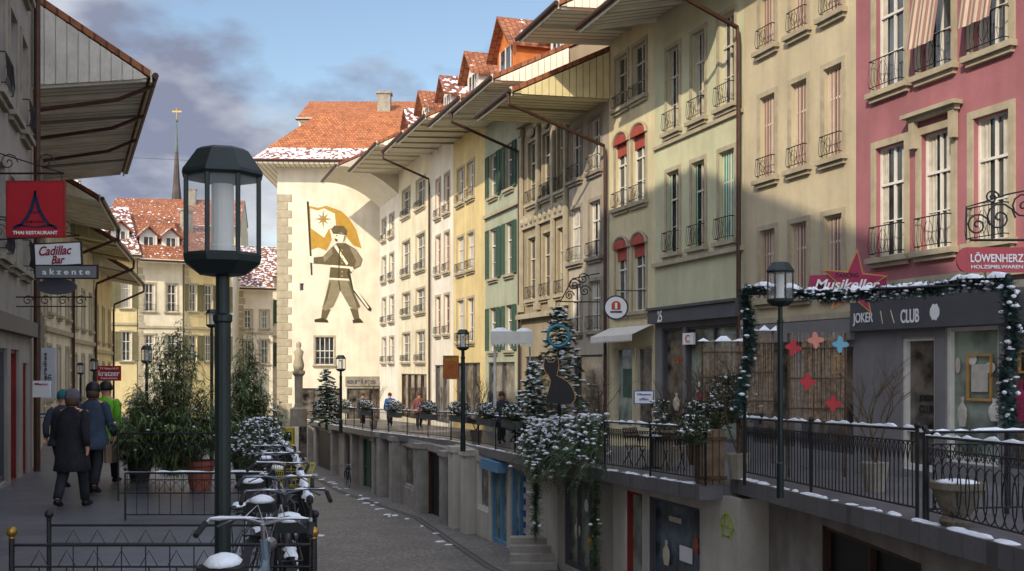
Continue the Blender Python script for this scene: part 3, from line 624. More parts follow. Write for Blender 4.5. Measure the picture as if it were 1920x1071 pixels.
b.shop(920,950,b.z0+.3,b.z1-.15,fm=BLUEF,mull=1,gm=PALEG);o=b.shop(957,982,b.z0+.3,b.z1-.25,fm=BLUEF,mull=1,gm=PALEG)
for i in range(7): zz=b.z0+.5+i*.32;q=MB();q.box(b.x(986),b.x(983),.003,.06,zz,zz+.16);b.part(q,'blue_stripe',BLUEP)
q=MB();q.box(b.x(952),b.x(918),.003,.3,b.z1-.45,b.z1-.15);b.part(q,'shop_awning',BLUEF);piers(b,(862,886),LW);b.wall()
b=lo('white rendered arcade pier beside stone steps',1045,992,LW);b.wall()
b=lo('glazed arcade shop hung with evergreen garlands',1150,1045,LG);o=b.shop(1056,1125,b.z0+.4,b.z1-.3,fm=GREYF,gm=PALEG,mull=2);b.disp(o,[(1075,1010,.35,.5,'b',CURT),(1100,1030,.4,.4,'b',GOLDP),(1090,960,.25,.3,'o',WHITEP)]);b.wall()
b=lo('pale arcade shop with large window and green circled letter graffiti',1388,1150,LW)
b.shop(1172,1204,b.z0+.2,b.z1-.35,'shop_door',RDOOR,PALEG);o=b.shop(1214,1312,b.z0+.5,b.z1-.35,fm=GREYF,mull=0,gm=mat('deep_blue_grey_glass',hexc('45535e'),.08,.7,2,.03,3,spec=.7))
b.disp(o,[(1240,1060,.3,.5,'b',CREAMW),(1275,1055,.5,.3,'p',WHITEP),(1255,980,.5,.1,'p',CURT),(1295,1040,.25,.4,'b',TERRA)]);b.wall()
GRAF=mat('green_spray_paint',hexc('93a832'),.7,.1);cx=b.x(1364);cz=b.z(1364,985);q=MB();n=18
q.path([(cx+.2*math.cos(i*2*math.pi/n),.012,cz+.2*math.sin(i*2*math.pi/n)) for i in range(n+1)],.014,4)
q.path([(cx-.17,.012,cz-.26),(cx+.02,.012,cz+.27),(cx+.17,.012,cz-.25)],.014,4);q.path([(cx-.25,.012,cz-.03),(cx+.22,.012,cz)],.014,4);b.part(q,'graffiti',GRAF)
b=lo('dark arcade bay under the nearest raised pavement',0,0,CONC,((5.5,8),(4.55,19.2)))
b.shopm(1.2,4.6,b.z0,b.z1-.3,fm=BROWN,gm=BLACKP,mull=2);b.shopm(5.2,8.6,b.z0,b.z1-.3,fm=BROWN,gm=BLACKP,mull=1);b.wall()  # no real glass: black panes paint the darkness under the pavement
t=thing('stone_steps','worn stone steps leading up beside white arcade pier','steps',(.15,27.0,tz(27)-2.8))
m=MB()
for i in range(4): m.box(-.2,1.0,.3*i,1.3-i*.003,.17*i+.001,.17*(i+1))
m.build('treads',CONC,t)
# ---------------------------------------------------------------- railings
def railing(label,pts,h=1.0,style='arch',za=0,snow=1.,bs=.115,group='iron railings along the pavement edges',th=1.):
    P0=pts[0];t=thing('railing',label,'railing',(P0[0],P0[1],tz(P0[1])+za),0,group);o=Vector((P0[0],P0[1],tz(P0[1])+za))
    rail=MB();bars=MB();sn=MB()
    for i in range(len(pts)-1):
        a=Vector((*pts[i],tz(pts[i][1])+za))-o;c=Vector((*pts[i+1],tz(pts[i+1][1])+za))-o;up=Vector((0,0,h))
        rail.path([a+up,c+up],.022*th,6);rail.path([a+up*.12,c+up*.12],.014*th,5);rail.path([a+up*.86,c+up*.86],.011*th,5)
        n=max(1,int((c-a).length/bs));d=(c-a)/n
        if style!='loop':
            for k in range(1,n):
                p=a+d*k;bars.path([p+up*.12,p+up*(.86 if style!='plain' else 1)],.0085*th,4,False)
        if style=='arch':
            for k in range(0,n-1):
                p=a+d*k;bars.path([p+up*.62,p+d*.45+up*.8,p+d+up*.86,p+d*1.55+up*.8,p+d*2+up*.62],.006*th,4,False)
        if style=='loop':
            dn=d.normalized()
            for k in range(1,n,2):
                p=a+d*k+up*.42;bars.path([p+dn*.15*math.cos(j*.524)+Vector((0,0,.3*math.sin(j*.524))) for j in range(13)],.009,4,False)
                for sg in(-1,1):
                    p2=a+d*k+up*.8;bars.path([p2+dn*sg*(.05+.06*(1-j/12)*math.cos(j*.7))+Vector((0,0,.06*(1-j/12)*math.sin(j*.7))) for j in range(12)],.006,4,False)
        if snow: sn.snowline(a+up+Vector((0,0,.015)),c+up+Vector((0,0,.015)),.065*snow,.045*snow,.12,.25)
        np=max(1,int((c-a).length/2.2))
        for k in range(np+(1 if i==len(pts)-2 else 0)):
            p=a+(c-a)*k/np;q=MB();q.path([p,p+up],.024*th,6);q.blob(p+up+Vector((0,0,.05)),.04*th,.04*th,.045*th);q.build('post',IRON,t)
    rail.build('rails',IRON,t);bars.build('bars',IRON,t,recalc=False)
    if snow: sn.build('snow',SNOW,t,smooth=True)
    return t
railing('black arched iron railing with snow on the raised near pavement',[(4.9,12.9),(4.1,19.2)],1.08,'arch',.15)
railing('black scrolled iron railing at bottom right corner',[(5.1,9.5),(4.95,12.7)],1.0,'loop',.15,bs=.1,th=.8)
railing('straight black railing crossing behind garland posts',[(4.95,12.8),(7.8,13.4)],1.05,'arch',.15)
railing('black iron railing above the pale arcade shop',[(3.5,19.3),(2.05,23.5)],1.05,'arch')
railing('iron railing beneath the overhanging fir branches',[(2.05,23.6),(.65,27.5)],1.0,'plain')
railing('snowy iron railing above the blue framed windows',[(.65,27.6),(-2.2,38.4)],1.0,'arch',bs=.14)
railing('distant snowy railing in front of far terrace plants',[(-2.2,38.6),(-6.3,48)],1.0,'plain',bs=.16)
railing('farthest snowy railing leading toward the mural house',[(-6.3,48.2),(-12.3,66)],1.0,'plain',bs=.25)
railing('left pavement edge railing with thick snow on top',[(-1.25,6.6),(-2.4,11.8),(-3.6,16.5)],.95,'plain',snow=1.2,th=.65)
railing('farther left edge railing hidden behind the potted evergreens',[(-3.7,16.8),(-6.2,26.5)],1.0,'plain',bs=.2,th=.7)
railing('arched iron guard rail left of the terracotta pot',[(W(222,0,16.5).x,16.5),(-3.65,16.5)],1.05,'arch',snow=0,th=.6,bs=.14)
railing('short iron guard rail near the lamp post',[(W(235,0,14).x,14),(-3.0,14)],.62,'arch',snow=.5,th=.6,bs=.14)
def ballrail(label,pa,pb,py,Y,bm):
    z=CZ-(py-YH)/F*Y;xa,xb=U(pa)*Y,U(pb)*Y;t=thing('railing',label,'railing',(xa,Y,tz(Y)),0);h=z-tz(Y)
    m=MB();m.path([(0,0,h),(xb-xa,0,h)],.009,6);m.path([(0,0,h-.12),(xb-xa,0,h-.12)],.006,5);m.build('rails',IRON,t)
    m=MB();n=int((xb-xa)/.15)
    for i in range(1,n): x=(xb-xa)*i/n;m.path([(x,0,0),(x,0,h-.12)],.004,4,False);m.path([(x-.05,0,h-.12),(x,0,h-.03),(x+.05,0,h-.12)],.003,4,False)
    m.build('bars',IRON,t,recalc=False)
    for x in (0,xb-xa):
        q=MB();q.path([(x,0,0),(x,0,h+.03)],.016,8);p=q.build('post',IRON,t);q=MB();q.lathe([(.012,h+.03),(.02,h+.04),(.012,h+.045)]+[(.03*math.sin(a*.45),h+.073-.03*math.cos(a*.45)) for a in range(1,7)],12,(x,0,0));q.build('ball_finial',bm,p,smooth=True)
ballrail('low iron railing with brass ball finial at the bottom left',22,588,1022,5.9,BRASS)
ballrail('low iron railing with dark ball finials behind the brass one',92,590,985,7.0,IRON)
# ---------------------------------------------------------------- lamps
def lamp(label,x,y,zb,H,sc=1.,m_=DKG,n=8,pr=.041,cat='street lamp'):
    t=thing('street_lamp',label,cat,(x,y,zb),math.atan(-x/y),'street lamps');rot=math.pi/n
    top=H
    q=MB();q.path([(0,0,0),(0,0,.5*sc),(0,0,.52*sc),(0,0,top-.88*sc),(0,0,top-.87*sc),(0,0,top-.84*sc),(0,0,top-.83*sc),(0,0,top-.62*sc)],[pr*1.35,pr*1.3,pr,pr,pr*1.2,pr*1.2,pr*.85,pr*.85],14);q.build('post',m_,t,smooth=False)
    q=MB();q.lathe([(.05*sc,top-.645*sc),(.12*sc,top-.635*sc),(.2*sc,top-.575*sc),(.205*sc,top-.545*sc),(.19*sc,top-.53*sc)],n,rot=rot)
    for k in range(n):
        a=rot+2*math.pi*k/n;c,s_=math.cos(a)*.19*sc,math.sin(a)*.19*sc;q.path([(c,s_,top-.54*sc),(c,s_,top-.13*sc)],(.0125 if s_<0 else .006)*sc,5)
    q.build('lantern_frame',m_,t)
    q=MB();q.lathe([(.2*sc,top-.15*sc),(.212*sc,top-.135*sc),(.208*sc,top-.118*sc),(.135*sc,top-.014*sc),(.11*sc,top)],n,rot=rot);q.build('lamp_roof',m_,t)
    q=MB();vs=[]
    for k in range(n):
        a=rot+2*math.pi*k/n;vs+=[(math.cos(a)*.186*sc,math.sin(a)*.186*sc,top-.53*sc),(math.cos(a)*.186*sc,math.sin(a)*.186*sc,top-.14*sc)]
    q.add(vs,[(2*k,(2*k+2)%(2*n),(2*k+3)%(2*n),2*k+1) for k in range(n)]);q.build('lantern_glass',CLEAR,t,recalc=False)
    q=MB();q.path([(0,0,top-.53*sc),(0,0,top-.49*sc),(0,0,top-.485*sc),(0,0,top-.18*sc)],[.06*sc,.06*sc,.055*sc,.055*sc],16);q.build('lamp_tube',FROST,t,smooth=False)
    return t
def lampp(label,px,ptop,Y,sc=1.,za=0,**k):
    p=W(px,ptop,Y);zb=tz(Y)+za;return lamp(label,p.x,Y,zb,p.z-zb,sc,**k)
lampp('large dark green octagonal lantern post in the left foreground',417.5,280,5.4)
lampp('green roofed street lamp behind the snowy garland',1463,492,15.5,1.0,.15)
lampp('black lantern beside orange banner on the right pavement',868,618,31,.95,pr=.06)
lampp('small lantern in front of the mural house',639,666,46,1.1,pr=.06)
lampp('small lantern at left beyond the red repair sign',275,648,42,1.1,pr=.06)
lampp('lantern just right of the walkers on the left pavement',176,672,36,.7,pr=.04)
lampp('tiny lantern left of its neighbour by the walkers',151,680,40,.7,pr=.04)
lampp('lantern partly hidden behind the near lamp post',397,580,26,.7,pr=.04)
# ---------------------------------------------------------------- foliage
def twig(mb,p,d,L,n,nl,w=.004):
    up=Vector((0,0,1));s=d.cross(up);s=s.normalized() if s.length>1e-3 else Vector((1,0,0))
    for i in range(n):
        c=p+d*(L*(i+.5)/n);sg=1 if i%2 else -1;k=nl*R.uniform(.7,1.1)*(1-.4*i/n)
        tp=c+(s*sg*R.uniform(.5,.9)+d*R.uniform(.4,.8)+up*R.uniform(-.15,.4))*k
        mb.add([c-d*w,c+d*w*1.6,tp],[(0,1,2)])
def conifer(label,x,y,zb,h,r,nm,nb=90,snow=0,nl=.085,seed=1,name='fir_tree',pot=True,z0=.1,tw=5,den=12,w=.006,gr='potted fir trees',ex=.7,droop=.5,potx=0):
    R.seed(seed);t=thing(name,label,'tree',(x,y,zb),0,gr)
    q=MB();q.path([(0,0,0),(.02,0,h*.5),(0,.01,h)],[.05+h*.006,.035,.008],7);q.build('trunk',BARK,t)
    m=MB();br=MB();sn=MB()
    for i in range(nb):
        u=(i+.5)/nb;z=h*(z0+(.98-z0)*u);rr=r*(1-u)**ex*R.uniform(.5,1.15)+.06;a=i*2.399+R.uniform(-.3,.3);d=Vector((math.cos(a),math.sin(a),0))
        rise=R.uniform(.25,.55);pts=[Vector((0,0,z))+d*rr*k/5+Vector((0,0,rr*(rise*(k/5)-droop*(k/5)**2*R.uniform(.6,1.3)))) for k in range(6)]
        br.path(pts,[.012,.01,.008,.006,.004,.002],3,False)
        for k in range(1,6):
            dd=(pts[k]-pts[k-1]).normalized()
            twig(m,pts[k-1],dd,(pts[k]-pts[k-1]).length,den,nl,w)
            for s_ in range(tw):
                sd=Vector((-dd.y,dd.x,0))*(1 if s_%2 else -1);e=(dd*R.uniform(.5,1)+sd*R.uniform(.4,1)+Vector((0,0,R.uniform(-.35,.15)))).normalized()
                LL=rr*R.uniform(.18,.34)*(1.15-k/7)+.04;twig(m,pts[k-1].lerp(pts[k],R.random()),e,LL,int(den*.9),nl,w)
            if snow and R.random()<snow: 
                for _ in range(2): c=pts[k]+Vector((R.uniform(-.06,.06),R.uniform(-.06,.06),.03));sn.blob(c,R.uniform(.03,.09),R.uniform(.03,.06),R.uniform(.01,.03),6,3)
    m.build('crown',nm,t,recalc=False);br.build('branches',BARK,t,recalc=False)
    if snow: sn.build('snow',SNOW,t,smooth=True)
    if pot:
        q=MB();q.lathe([(.16,0),(.23,.4),(.26,.42),(.26,.5),(.22,.5)],16,(potx,0,0));q.build('pot',TERRA,t,smooth=False)
    return t
def cp(px,Y): return U(px)*Y
# loose evergreens: many stems carrying long thin arching leaves
def blade(m,p,d,L,w):
    sd=d.cross(Vector((0,0,1)));sd=(sd.normalized() if sd.length>1e-3 else Vector((1,0,0)))*w
    P=[p,p+d*L*.35+Vector((0,0,L*.06)),p+d*L*.7-Vector((0,0,L*.06)),p+d*L*.95-Vector((0,0,L*.28))]
    m.add([P[0],P[1]-sd,P[1]+sd,P[2]-sd*.8,P[2]+sd*.8,P[3]],[(0,1,2),(1,3,4,2),(3,5,4)])
def leafy(label,x,y,zb,h,r,seed,nst=34,potx=0,potm=None,snow=.02):
    R.seed(seed);t=thing('potted_evergreen',label,'plant',(x,y,zb),0,'loose potted evergreens on the left pavement');m=MB();br=MB();sn=MB()
    for i in range(nst):
        a=i*2.4;f=R.uniform(.05,1);lean=f*r;hh=h*(1-.5*f**1.3)*R.uniform(.72,1.02);d=Vector((math.cos(a),math.sin(a),0));P=[]
        for k in range(8):
            u=k/7;P.append(Vector((0,0,.35))+d*lean*u**.8+Vector((0,0,(hh-.35)*(u-.22*u*u*f*1.6))))
        br.path(P,[.012-.0014*k for k in range(8)],4,False)
        for k in range(1,8):
            nb=15 if k<7 else 18
            for _ in range(nb):
                p=P[k-1].lerp(P[k],R.random());b_=R.random()*6.28;e=Vector((math.cos(b_),math.sin(b_),R.uniform(-.35,.6))).normalized()
                blade(m,p,e,R.uniform(.15,.33)*(1.15-.06*k),.0105)
                if R.random()<.45: q2=p+e*.12;blade(m,q2,(e+Vector((R.uniform(-.6,.6),R.uniform(-.6,.6),-.3))).normalized(),R.uniform(.12,.22),.009)
                if R.random()<snow: sn.blob(p+e*.15,R.uniform(.02,.05),R.uniform(.02,.04),.015,5,2)
    m.build('leaves',NEEDL,t,recalc=False);br.build('stems',BARK,t,recalc=False);sn.build('snow',SNOW,t,smooth=True)
    q=MB();q.lathe([(.17,0),(.24,.4),(.28,.42),(.28,.5),(.22,.5)],16,(potx,0,0));q.build('pot',potm or TERRA,t);return t
leafy('broad loose potted evergreen left of the near lamp post',cp(330,18.6),18.6,tz(18.6),3.15,1.25,3,105,.42)
leafy('second loose evergreen showing right of the near lamp post',cp(462,19.6),19.6,tz(19.6),3.0,.8,4,80,0,GREYF)
leafy('low spreading evergreen at the left of the potted plants',cp(262,20.4),20.4,tz(20.4),1.9,.85,5,60,0,GREYF)
conifer('snow dusted fir tree behind cat shaped board',cp(1048,29),29,tz(29),4.1,1.25,NEED,100,.75,.12,6,w=.01)
conifer('snowy fir left of the cat shaped board',cp(1000,30),30,tz(30),2.6,.7,NEED,60,.7,.11,7,w=.01)
conifer('snowy small fir near mural house fountain',cp(612,50),50,tz(50),2.9,1.0,NEED,50,.9,.16,8,pot=False,w=.02)
def shrub(label,x,y,z,rx,rz,m_,snow,seed,n=900,box=None,pm_=STONEG,gr='snowy shrubs in planters',ls=.05,trough=None):
    R.seed(seed);t=thing('shrub',label,'plant',(x,y,z),0,gr);h0=box or 0
    m=MB();sn=MB();br=MB()
    for i in range(n):
        a=R.random()*6.28;rr=math.sqrt(R.random())*rx;zz=R.random()
        rr*=math.sin(math.pi*(.18+zz*.72))**.6*R.uniform(.7,1.2);c=Vector((math.cos(a)*rr,math.sin(a)*rr*(.35 if trough else 1),h0+rz*zz));s=ls*R.uniform(.6,1.3)
        d=Vector((R.uniform(-1,1),R.uniform(-1,1),R.uniform(-.3,1))).normalized();e=d.cross(Vector((R.random(),R.random(),.3))).normalized()
        m.add([c,c+d*s+e*s*.35,c+d*s*2,c+d*s-e*s*.35],[(0,1,2,3)])
        if R.random()<snow*.3 and zz>.3: sn.blob(c+Vector((0,0,.02)),s*R.uniform(.5,1.2),s*R.uniform(.4,1.),s*.35,5,2)
    for i in range(12):
        a=R.random()*6.28;br.path([(0,0,h0*.9),(math.cos(a)*rx*.4,math.sin(a)*rx*.3,h0+rz*.5),(math.cos(a)*rx*.8,math.sin(a)*rx*.4,h0+rz*R.uniform(.6,1))],[.012,.008,.003],4,False)
    m.build('foliage',m_,t,recalc=False);br.build('stems',BARK,t,recalc=False)
    if snow: sn.build('snow',SNOW,t,smooth=True)
    if trough: q=MB();q.box(-rx*.9,rx*.9,-.12,.12,0,h0);o=q.build('planter',pm_,t);t.rotation_euler=(0,0,1.9)
    elif box: q=MB();q.lathe([(rx*.6,0),(rx*.8,h0*.9),(rx*.86,h0*.92),(rx*.86,h0),(rx*.7,h0)],12);q.build('planter',pm_,t)
    return t
shrub('round snow speckled shrub right of the near lamp post',cp(487,15.3),15.3,tz(15.3)+.0,.4,.75,LEAF,.8,11,2000,.55,GREYF,ls=.035)
def lipx(Y):
    for (a,ya),(c,yc) in zip(lipB,lipB[1:]):
        if ya<=Y<=yc and yc>ya: return a+(c-a)*(Y-ya)/(yc-ya)
for i,(Y,rx,l) in enumerate([(60,1.1,'leftmost snowy plant trough on the far railing'),(54.5,1.1,'snowy plant trough below the small mural side lantern'),(49,1.0,'snowy plant trough near blue jacketed person'),(44.5,1.0,'snowy plant trough before the red topped person'),(40.5,1.0,'snow covered plant trough at mid distance on the railing'),(36.5,1.0,'wide snow covered plant trough left of black lantern'),(32.5,.8,'snowy plant trough just right of the black lantern'),(29.5,.7,'snowy plant trough nearest to the fir trees')]):
    shrub(l,lipx(Y)-.02,Y,tz(Y)+.72,rx,.45,LEAF,.9,20+i,800,.2,GREYF,trough=True,gr='snowy plant troughs hung on the railing')
shrub('dark ivy shrub spilling from wooden planter',cp(1318,20.6),20.6,tz(20.6)+.3,.45,.6,LEAF,.3,26,1100,.6,WOOD)
shrub('thin twiggy shrub in front of number plate shop',cp(1240,24),24,tz(24),.3,.9,LEAF,.3,27,500,.6,STONEG)
shrub('ivy climbing over the snow capped reed screen',cp(1372,19.9),19.9,tz(19.9)+1.1,.5,.9,LEAF,.35,28,1300)
shrub('snowy shrub spilling over the near arcade shop railing',cp(1300,19.2),19.2,tz(19.2)+.75,.3,.5,LEAF,.6,29,700)
def bare(label,px,Y,h,seed,za=0):
    R.seed(seed);t=thing('bare_shrub',label,'plant',(cp(px,Y),Y,tz(Y)+za),0,'leafless shrubs on the terrace');m=MB()
    def rec(p,d,L,r,n):
        q=p+d*L;mid=(p+q)/2+Vector((R.uniform(-1,1),R.uniform(-1,1),0))*L*.08;m.path([p,mid,q],[r,r*.8,r*.6],4,False)
        if n: 
            for _ in range(3): rec(p.lerp(q,R.uniform(.5,1)),(d+Vector((R.uniform(-.7,.7),R.uniform(-.7,.7),R.uniform(-.2,.5)))).normalized(),L*.68,r*.55,n-1)
    for k in range(4): rec(Vector((0,0,.4)),Vector((R.uniform(-.4,.4),R.uniform(-.4,.4),1)).normalized(),h*.4,.018,3)
    m.build('stems',BARK,t,recalc=False);q=MB();q.lathe([(.15,0),(.22,.45),(.2,.45)],10);q.build('pot',STONEG,t)
bare('bare twiggy shrub before the grey shopfront',1270,25,2.2,31);bare('bare shrub right of the black lantern',893,36,2.6,32);bare('bare shrub near shop under pale green house',1385,19,2.5,33,.15);bare('bare leafless shrub left of far lantern',700,52,2.4,34);bare('bare shrub leaning over the snow capped reed screen',1335,20.9,2.6,35);bare('bare shrub between cat board and round disc sign',1125,27,2.4,36);bare('bare shrub at right end of the reed screens',1640,16.5,2.0,37,.15)
def garland(label,pts,r,n,seed,m_=NEEDB,snow=.6,nl=.07,name='garland',cat='garland',w=.010,cap=0):
    R.seed(seed);o=Vector(pts[0]);t=thing(name,label,cat,o);P=[Vector(p)-o for p in pts];m=MB();sn=MB();core=MB();core.path(P,.02,5);core.build('cord',BARK,t)
    Ls=[(P[i+1]-P[i]).length for i in range(len(P)-1)];T=sum(Ls)
    for i in range(n):
        s=R.random()*T;k=0
        while k<len(Ls)-1 and s>Ls[k]: s-=Ls[k];k+=1
        c=P[k].lerp(P[k+1],min(1,s/Ls[k]));d=Vector((R.gauss(0,1),R.gauss(0,1),R.gauss(0,1))).normalized()
        twig(m,c,d,r*R.uniform(.6,1.1),9,nl,w)
        if R.random()<snow*.35 :
            sn.blob(c+d*r*R.uniform(.3,.9)+Vector((0,0,.01)),r*R.uniform(.15,.4),r*R.uniform(.15,.3),r*R.uniform(.08,.18),6,3)
    m.build('foliage',m_,t,recalc=False)
    if cap:
        for i in range(len(P)-1): 
            sn.snowline(P[i]+Vector((0,0,r*.5)),P[i+1]+Vector((0,0,r*.5)),r*1.4,r*.6*cap,.1,.15)
    if snow: sn.build('snow',SNOW,t,smooth=True)
    return t
gp=W
garland('snow laden evergreen garland stretched along the top beam',[gp(1396,548,17.6),gp(1430,543,17.3),gp(1470,546,16.9),gp(1515,552,16.4),gp(1560,556,16),gp(1600,553,15.6),gp(1640,552,15.3),gp(1690,547,14.9),gp(1740,544,14.6),gp(1810,532,14),gp(1890,530,13.4)],.125,1900,41,snow=.5,cap=1,nl=.06)
garland('evergreen garland wound down the left frame post',[gp(1396,548,17.6),gp(1404,600,17.6),gp(1410,650,17.6),gp(1396,700,17.6),gp(1386,772,17.6)],.17,1200,42,snow=.12)
garland('evergreen garland wound down the right frame post',[gp(1888,530,13.4),gp(1896,590,13.4),gp(1900,650,13.4),gp(1884,710,13.4),gp(1892,800,13.4)],.16,1200,43,snow=.1)
t=thing('garland_stand','thin dark metal stand carrying the snowy garland','stand',(gp(1396,0,17.6).x,17.6,tz(17.6)+.15))
o=Vector(t.location);m=MB();a=gp(1396,552,17.6)-o;c=gp(1888,532,13.4)-o;m.path([Vector((0,0,0)),a],.03,6);m.build('left_upright',IRON,t);m=MB();m.path([a,c],.02,6);m.build('crossbar',IRON,t);m=MB();m.path([c,Vector((c.x,c.y,.1))],.03,6);m.build('right_upright',IRON,t)
def drape(label,p,q,drop,n,seed,snow,m_=NEED):
    R.seed(seed);o=Vector(p);t=thing('fir_branches',label,'branches',o);m=MB();sn=MB()
    for i in range(n):
        u=R.random();c=(Vector(q)-o)*u+Vector((R.uniform(-.2,.2),R.uniform(-.2,.2),R.uniform(-.1,.15)));d=Vector((-.95,-.31,0))*R.uniform(.1,.6)+Vector((R.uniform(-.5,.5),R.uniform(-.5,.5),-1));d.normalize()
        L=drop*R.uniform(.3,1)*(.5+.5*math.sin(u*9+1)**2)
        for k in range(4):
            cc=c+d*L*k/4;twig(m,cc,(d+Vector((R.uniform(-.4,.4),R.uniform(-.4,.4),.1))).normalized(),L/3.2,13,.1,.010)
            if R.random()<snow: cc=cc+Vector((-.05,-.02,.02));sn.blob(cc,R.uniform(.02,.08),R.uniform(.02,.06),R.uniform(.012,.035),6,3)
    m.build('foliage',m_,t,recalc=False);sn.build('snow',SNOW,t,smooth=True)
drape('snow covered fir branches hanging over the terrace railing',(2.0,23.5,tz(23)+1.1),(.6,27.3,tz(27)+.8),2.0,560,51,.36)
garland('long evergreen garland hanging beside the glazed arcade shop',[(.62,27.3,tz(27)-.2),(.6,27.2,tz(27)-1.9)],.28,520,52,NEED,.05)
garland('evergreen garland on the right post of the glazed arcade shop',[(1.85,23.7,tz(24)-.2),(1.83,23.7,tz(24)-2.7)],.22,560,53,NEED,.05)
# ---------------------------------------------------------------- signs
def board(name,label,px0,px1,py0,py1,Y,m_,wallx=None,txt=(),cat='sign',frame=None,brk=True,side=-1,shear=0):
    a=W(px0,py1,Y);c=W(px1,py0,Y);w=c.x-a.x;h=c.z-a.z;t=thing(name,label,cat,((a.x+c.x)/2,Y,a.z))
    MB().box(-w/2,w/2,-.02,.02,0,h).build('panel',m_,t)
    if frame: 
        q=MB();e=.02;q.box(-w/2-e,w/2+e,-.026,.026,-e,-.001);q.box(-w/2-e,w/2+e,-.026,.026,h+.001,h+e);q.box(-w/2-e,-w/2-.001,-.026,.026,-.001,h+.001);q.box(w/2+.001,w/2+e,-.026,.026,-.001,h+.001);q.build('frame',frame,t)
    for (s,fx,fz,fw,fh,tm) in txt: text(s,w*fw,h*fh,tm,t,((fx-.5)*w,-.026,fz*h),shear=shear)
    if wallx is not None and brk:
        q=MB();x=wallx-(a.x+c.x)/2;xe=-side*w/2
        q.path([(x,0,h+.12),(xe,0,h+.12)],.014,6)
        n=14
        for k in range(3):
            cx=x+(xe-x)*(k+.5)/3;q.path([(cx+.13*(1-i/n)*math.cos(i*.75),0,h+.27+.13*(1-i/n)*math.sin(i*.75)) for i in range(n)],.008,4)
        q.path([(-w/2+.03,0,h),(-w/2+.03,0,h+.12)],.006,4);q.path([(w/2-.03,0,h),(w/2-.03,0,h+.12)],.006,4)
        q.path([(x,0,h+.5),(x+(xe-x)*.4,0,h+.4),(xe,0,h+.12)],.009,5)
        q.build('bracket',IRON,t)
    return t,w,h
LPK=mat('wine_red_lettering',hexc('8c2038'),.6,.1)
t,w,h=board('hanging_sign','red square restaurant sign with blue pointed emblem',15,120,342,443,14.4,REDP,-7.55,[('THAI RESTAURANT',.5,.06,.8,.065,WHITEP),('a m s l n u',.5,.27,.3,.05,BLACKP)],frame=mat('dull_red',hexc('8a2a2a'),.6,.1))
q=MB();y=-.03
def ribbon(pts,wd):
    vs=[];fs=[]
    for i,(x,z) in enumerate(pts):
        a=pts[max(0,i-1)];c=pts[min(len(pts)-1,i+1)];dx,dz=c[0]-a[0],c[1]-a[1];l=math.hypot(dx,dz);k=wd*(.35+.65*math.sin(math.pi*(i+.5)/len(pts)))
        vs+=[(x-dz/l*k,y,z+dx/l*k),(x+dz/l*k,y,z-dx/l*k)]
    q.add(vs,[(2*i,2*i+1,2*i+3,2*i+2) for i in range(len(pts)-1)])
for sg in(-1,1): ribbon([(0,h*.84),(sg*.012,h*.7),(sg*.045,h*.52),(sg*.1,h*.36),(sg*.18,h*.22),(sg*.29,h*.13)],.024);ribbon([(sg*.3,h*.15),(sg*.24,h*.2),(sg*.14,h*.19),(0,h*.16)],.013)
ribbon([(-.07,h*.46),(0,h*.43),(.07,h*.46)],.008);q.build('emblem',NAVYP,t,recalc=False)
t,w,h=board('hanging_sign','white bar sign with slanted wine red script lettering',68,153,457,497,18,WHITEP,-8.9,[('Cadillac',.45,.68,.72,.44,LPK),('Bar',.5,.24,.3,.38,LPK)],frame=IRON,shear=.35);t.rotation_euler=(0,-.05,0)
t,w,h=board('hanging_sign','grey plate sign with spaced pale lettering below bar sign',68,182,499,521,17.9,mat('grey_sign_plate',hexc('77797c'),.5,.05),None,[('a k z e n t e',.5,.5,.78,.5,WHITEP)],frame=IRON)
t=thing('hanging_sign','dark oval sign on ironwork under the grey sign','sign',W(107,555,18.2));m=MB();n=20
m.prism([(.34*math.cos(i*2*math.pi/n),.16+.14*math.sin(i*2*math.pi/n)) for i in range(n)],-.02,.02);m.build('panel',mat('slate_sign',hexc('5d5f66'),.5,.1),t)
m=MB()
for k in range(4): 
    cx=-.5+.3*k;m.path([(cx+.1*(1-i/14)*math.cos(i*.7),0,-.08+.1*(1-i/14)*math.sin(i*.7)) for i in range(14)],.008,4)
m.path([(-.7,0,-.02),(.6,0,-.02)],.012,5);m.path([(-.7,0,-.18),(.5,0,-.18)],.01,5);m.build('bracket',IRON,t)
board('hanging_sign','red repair shop sign with white script on the left side',183,227,686,714,33,REDP,None,[('TV Video Hi-Fi',.5,.82,.8,.14,WHITEP),('kratzer',.5,.5,.9,.38,WHITEP),('Reparaturen',.5,.16,.7,.14,WHITEP)])
t,w,h=board('banner','tall white bookshop banner with vertical grey lettering',78,105,652,748,24,mat('pale_banner',hexc('c4c4c8'),.7,.05));
for s,dx in(('buch',.08),('paradies',-.0)):
    o=text(s,h*(.35 if s=='buch' else .6),.1,GREYF,t,(dx-.06,-.026,h*(.3 if s=='buch' else .6)));o.rotation_euler=(math.pi/2,-math.pi/2,0)
board('notice_board','small white notice with red heading on the left wall',62,95,714,745,20.5,WHITEP,None,[('Menu',.5,.8,.7,.15,REDP)])
board('street_name_plate','small blue street name plate on the left',68,92,775,783,24.2,BLUEP,None,[('Gasse',.5,.5,.7,.6,WHITEP)])
t,w,h=board('hanging_sign','red rounded toy shop sign at the right edge',1812,1936,464,511,14.5,REDP,None,[('LÖWENHERZ',.45,.6,.80,.4,WHITEP),('HOLZSPIELWAREN',.45,.22,.78,.14,WHITEP)])
q=MB();n=10;q.prism([(-w/2-.002+.17*math.cos(math.pi/2+math.pi*i/n)*.8,h/2+h/2*math.sin(math.pi/2+math.pi*i/n)) for i in range(n+1)],-.02,.02);q.build('rounded_end',REDP,t)
q=MB();q.path([(-w/2+.05,0,h+.1),(w/2+1.5,0,h+.1)],.018,6)
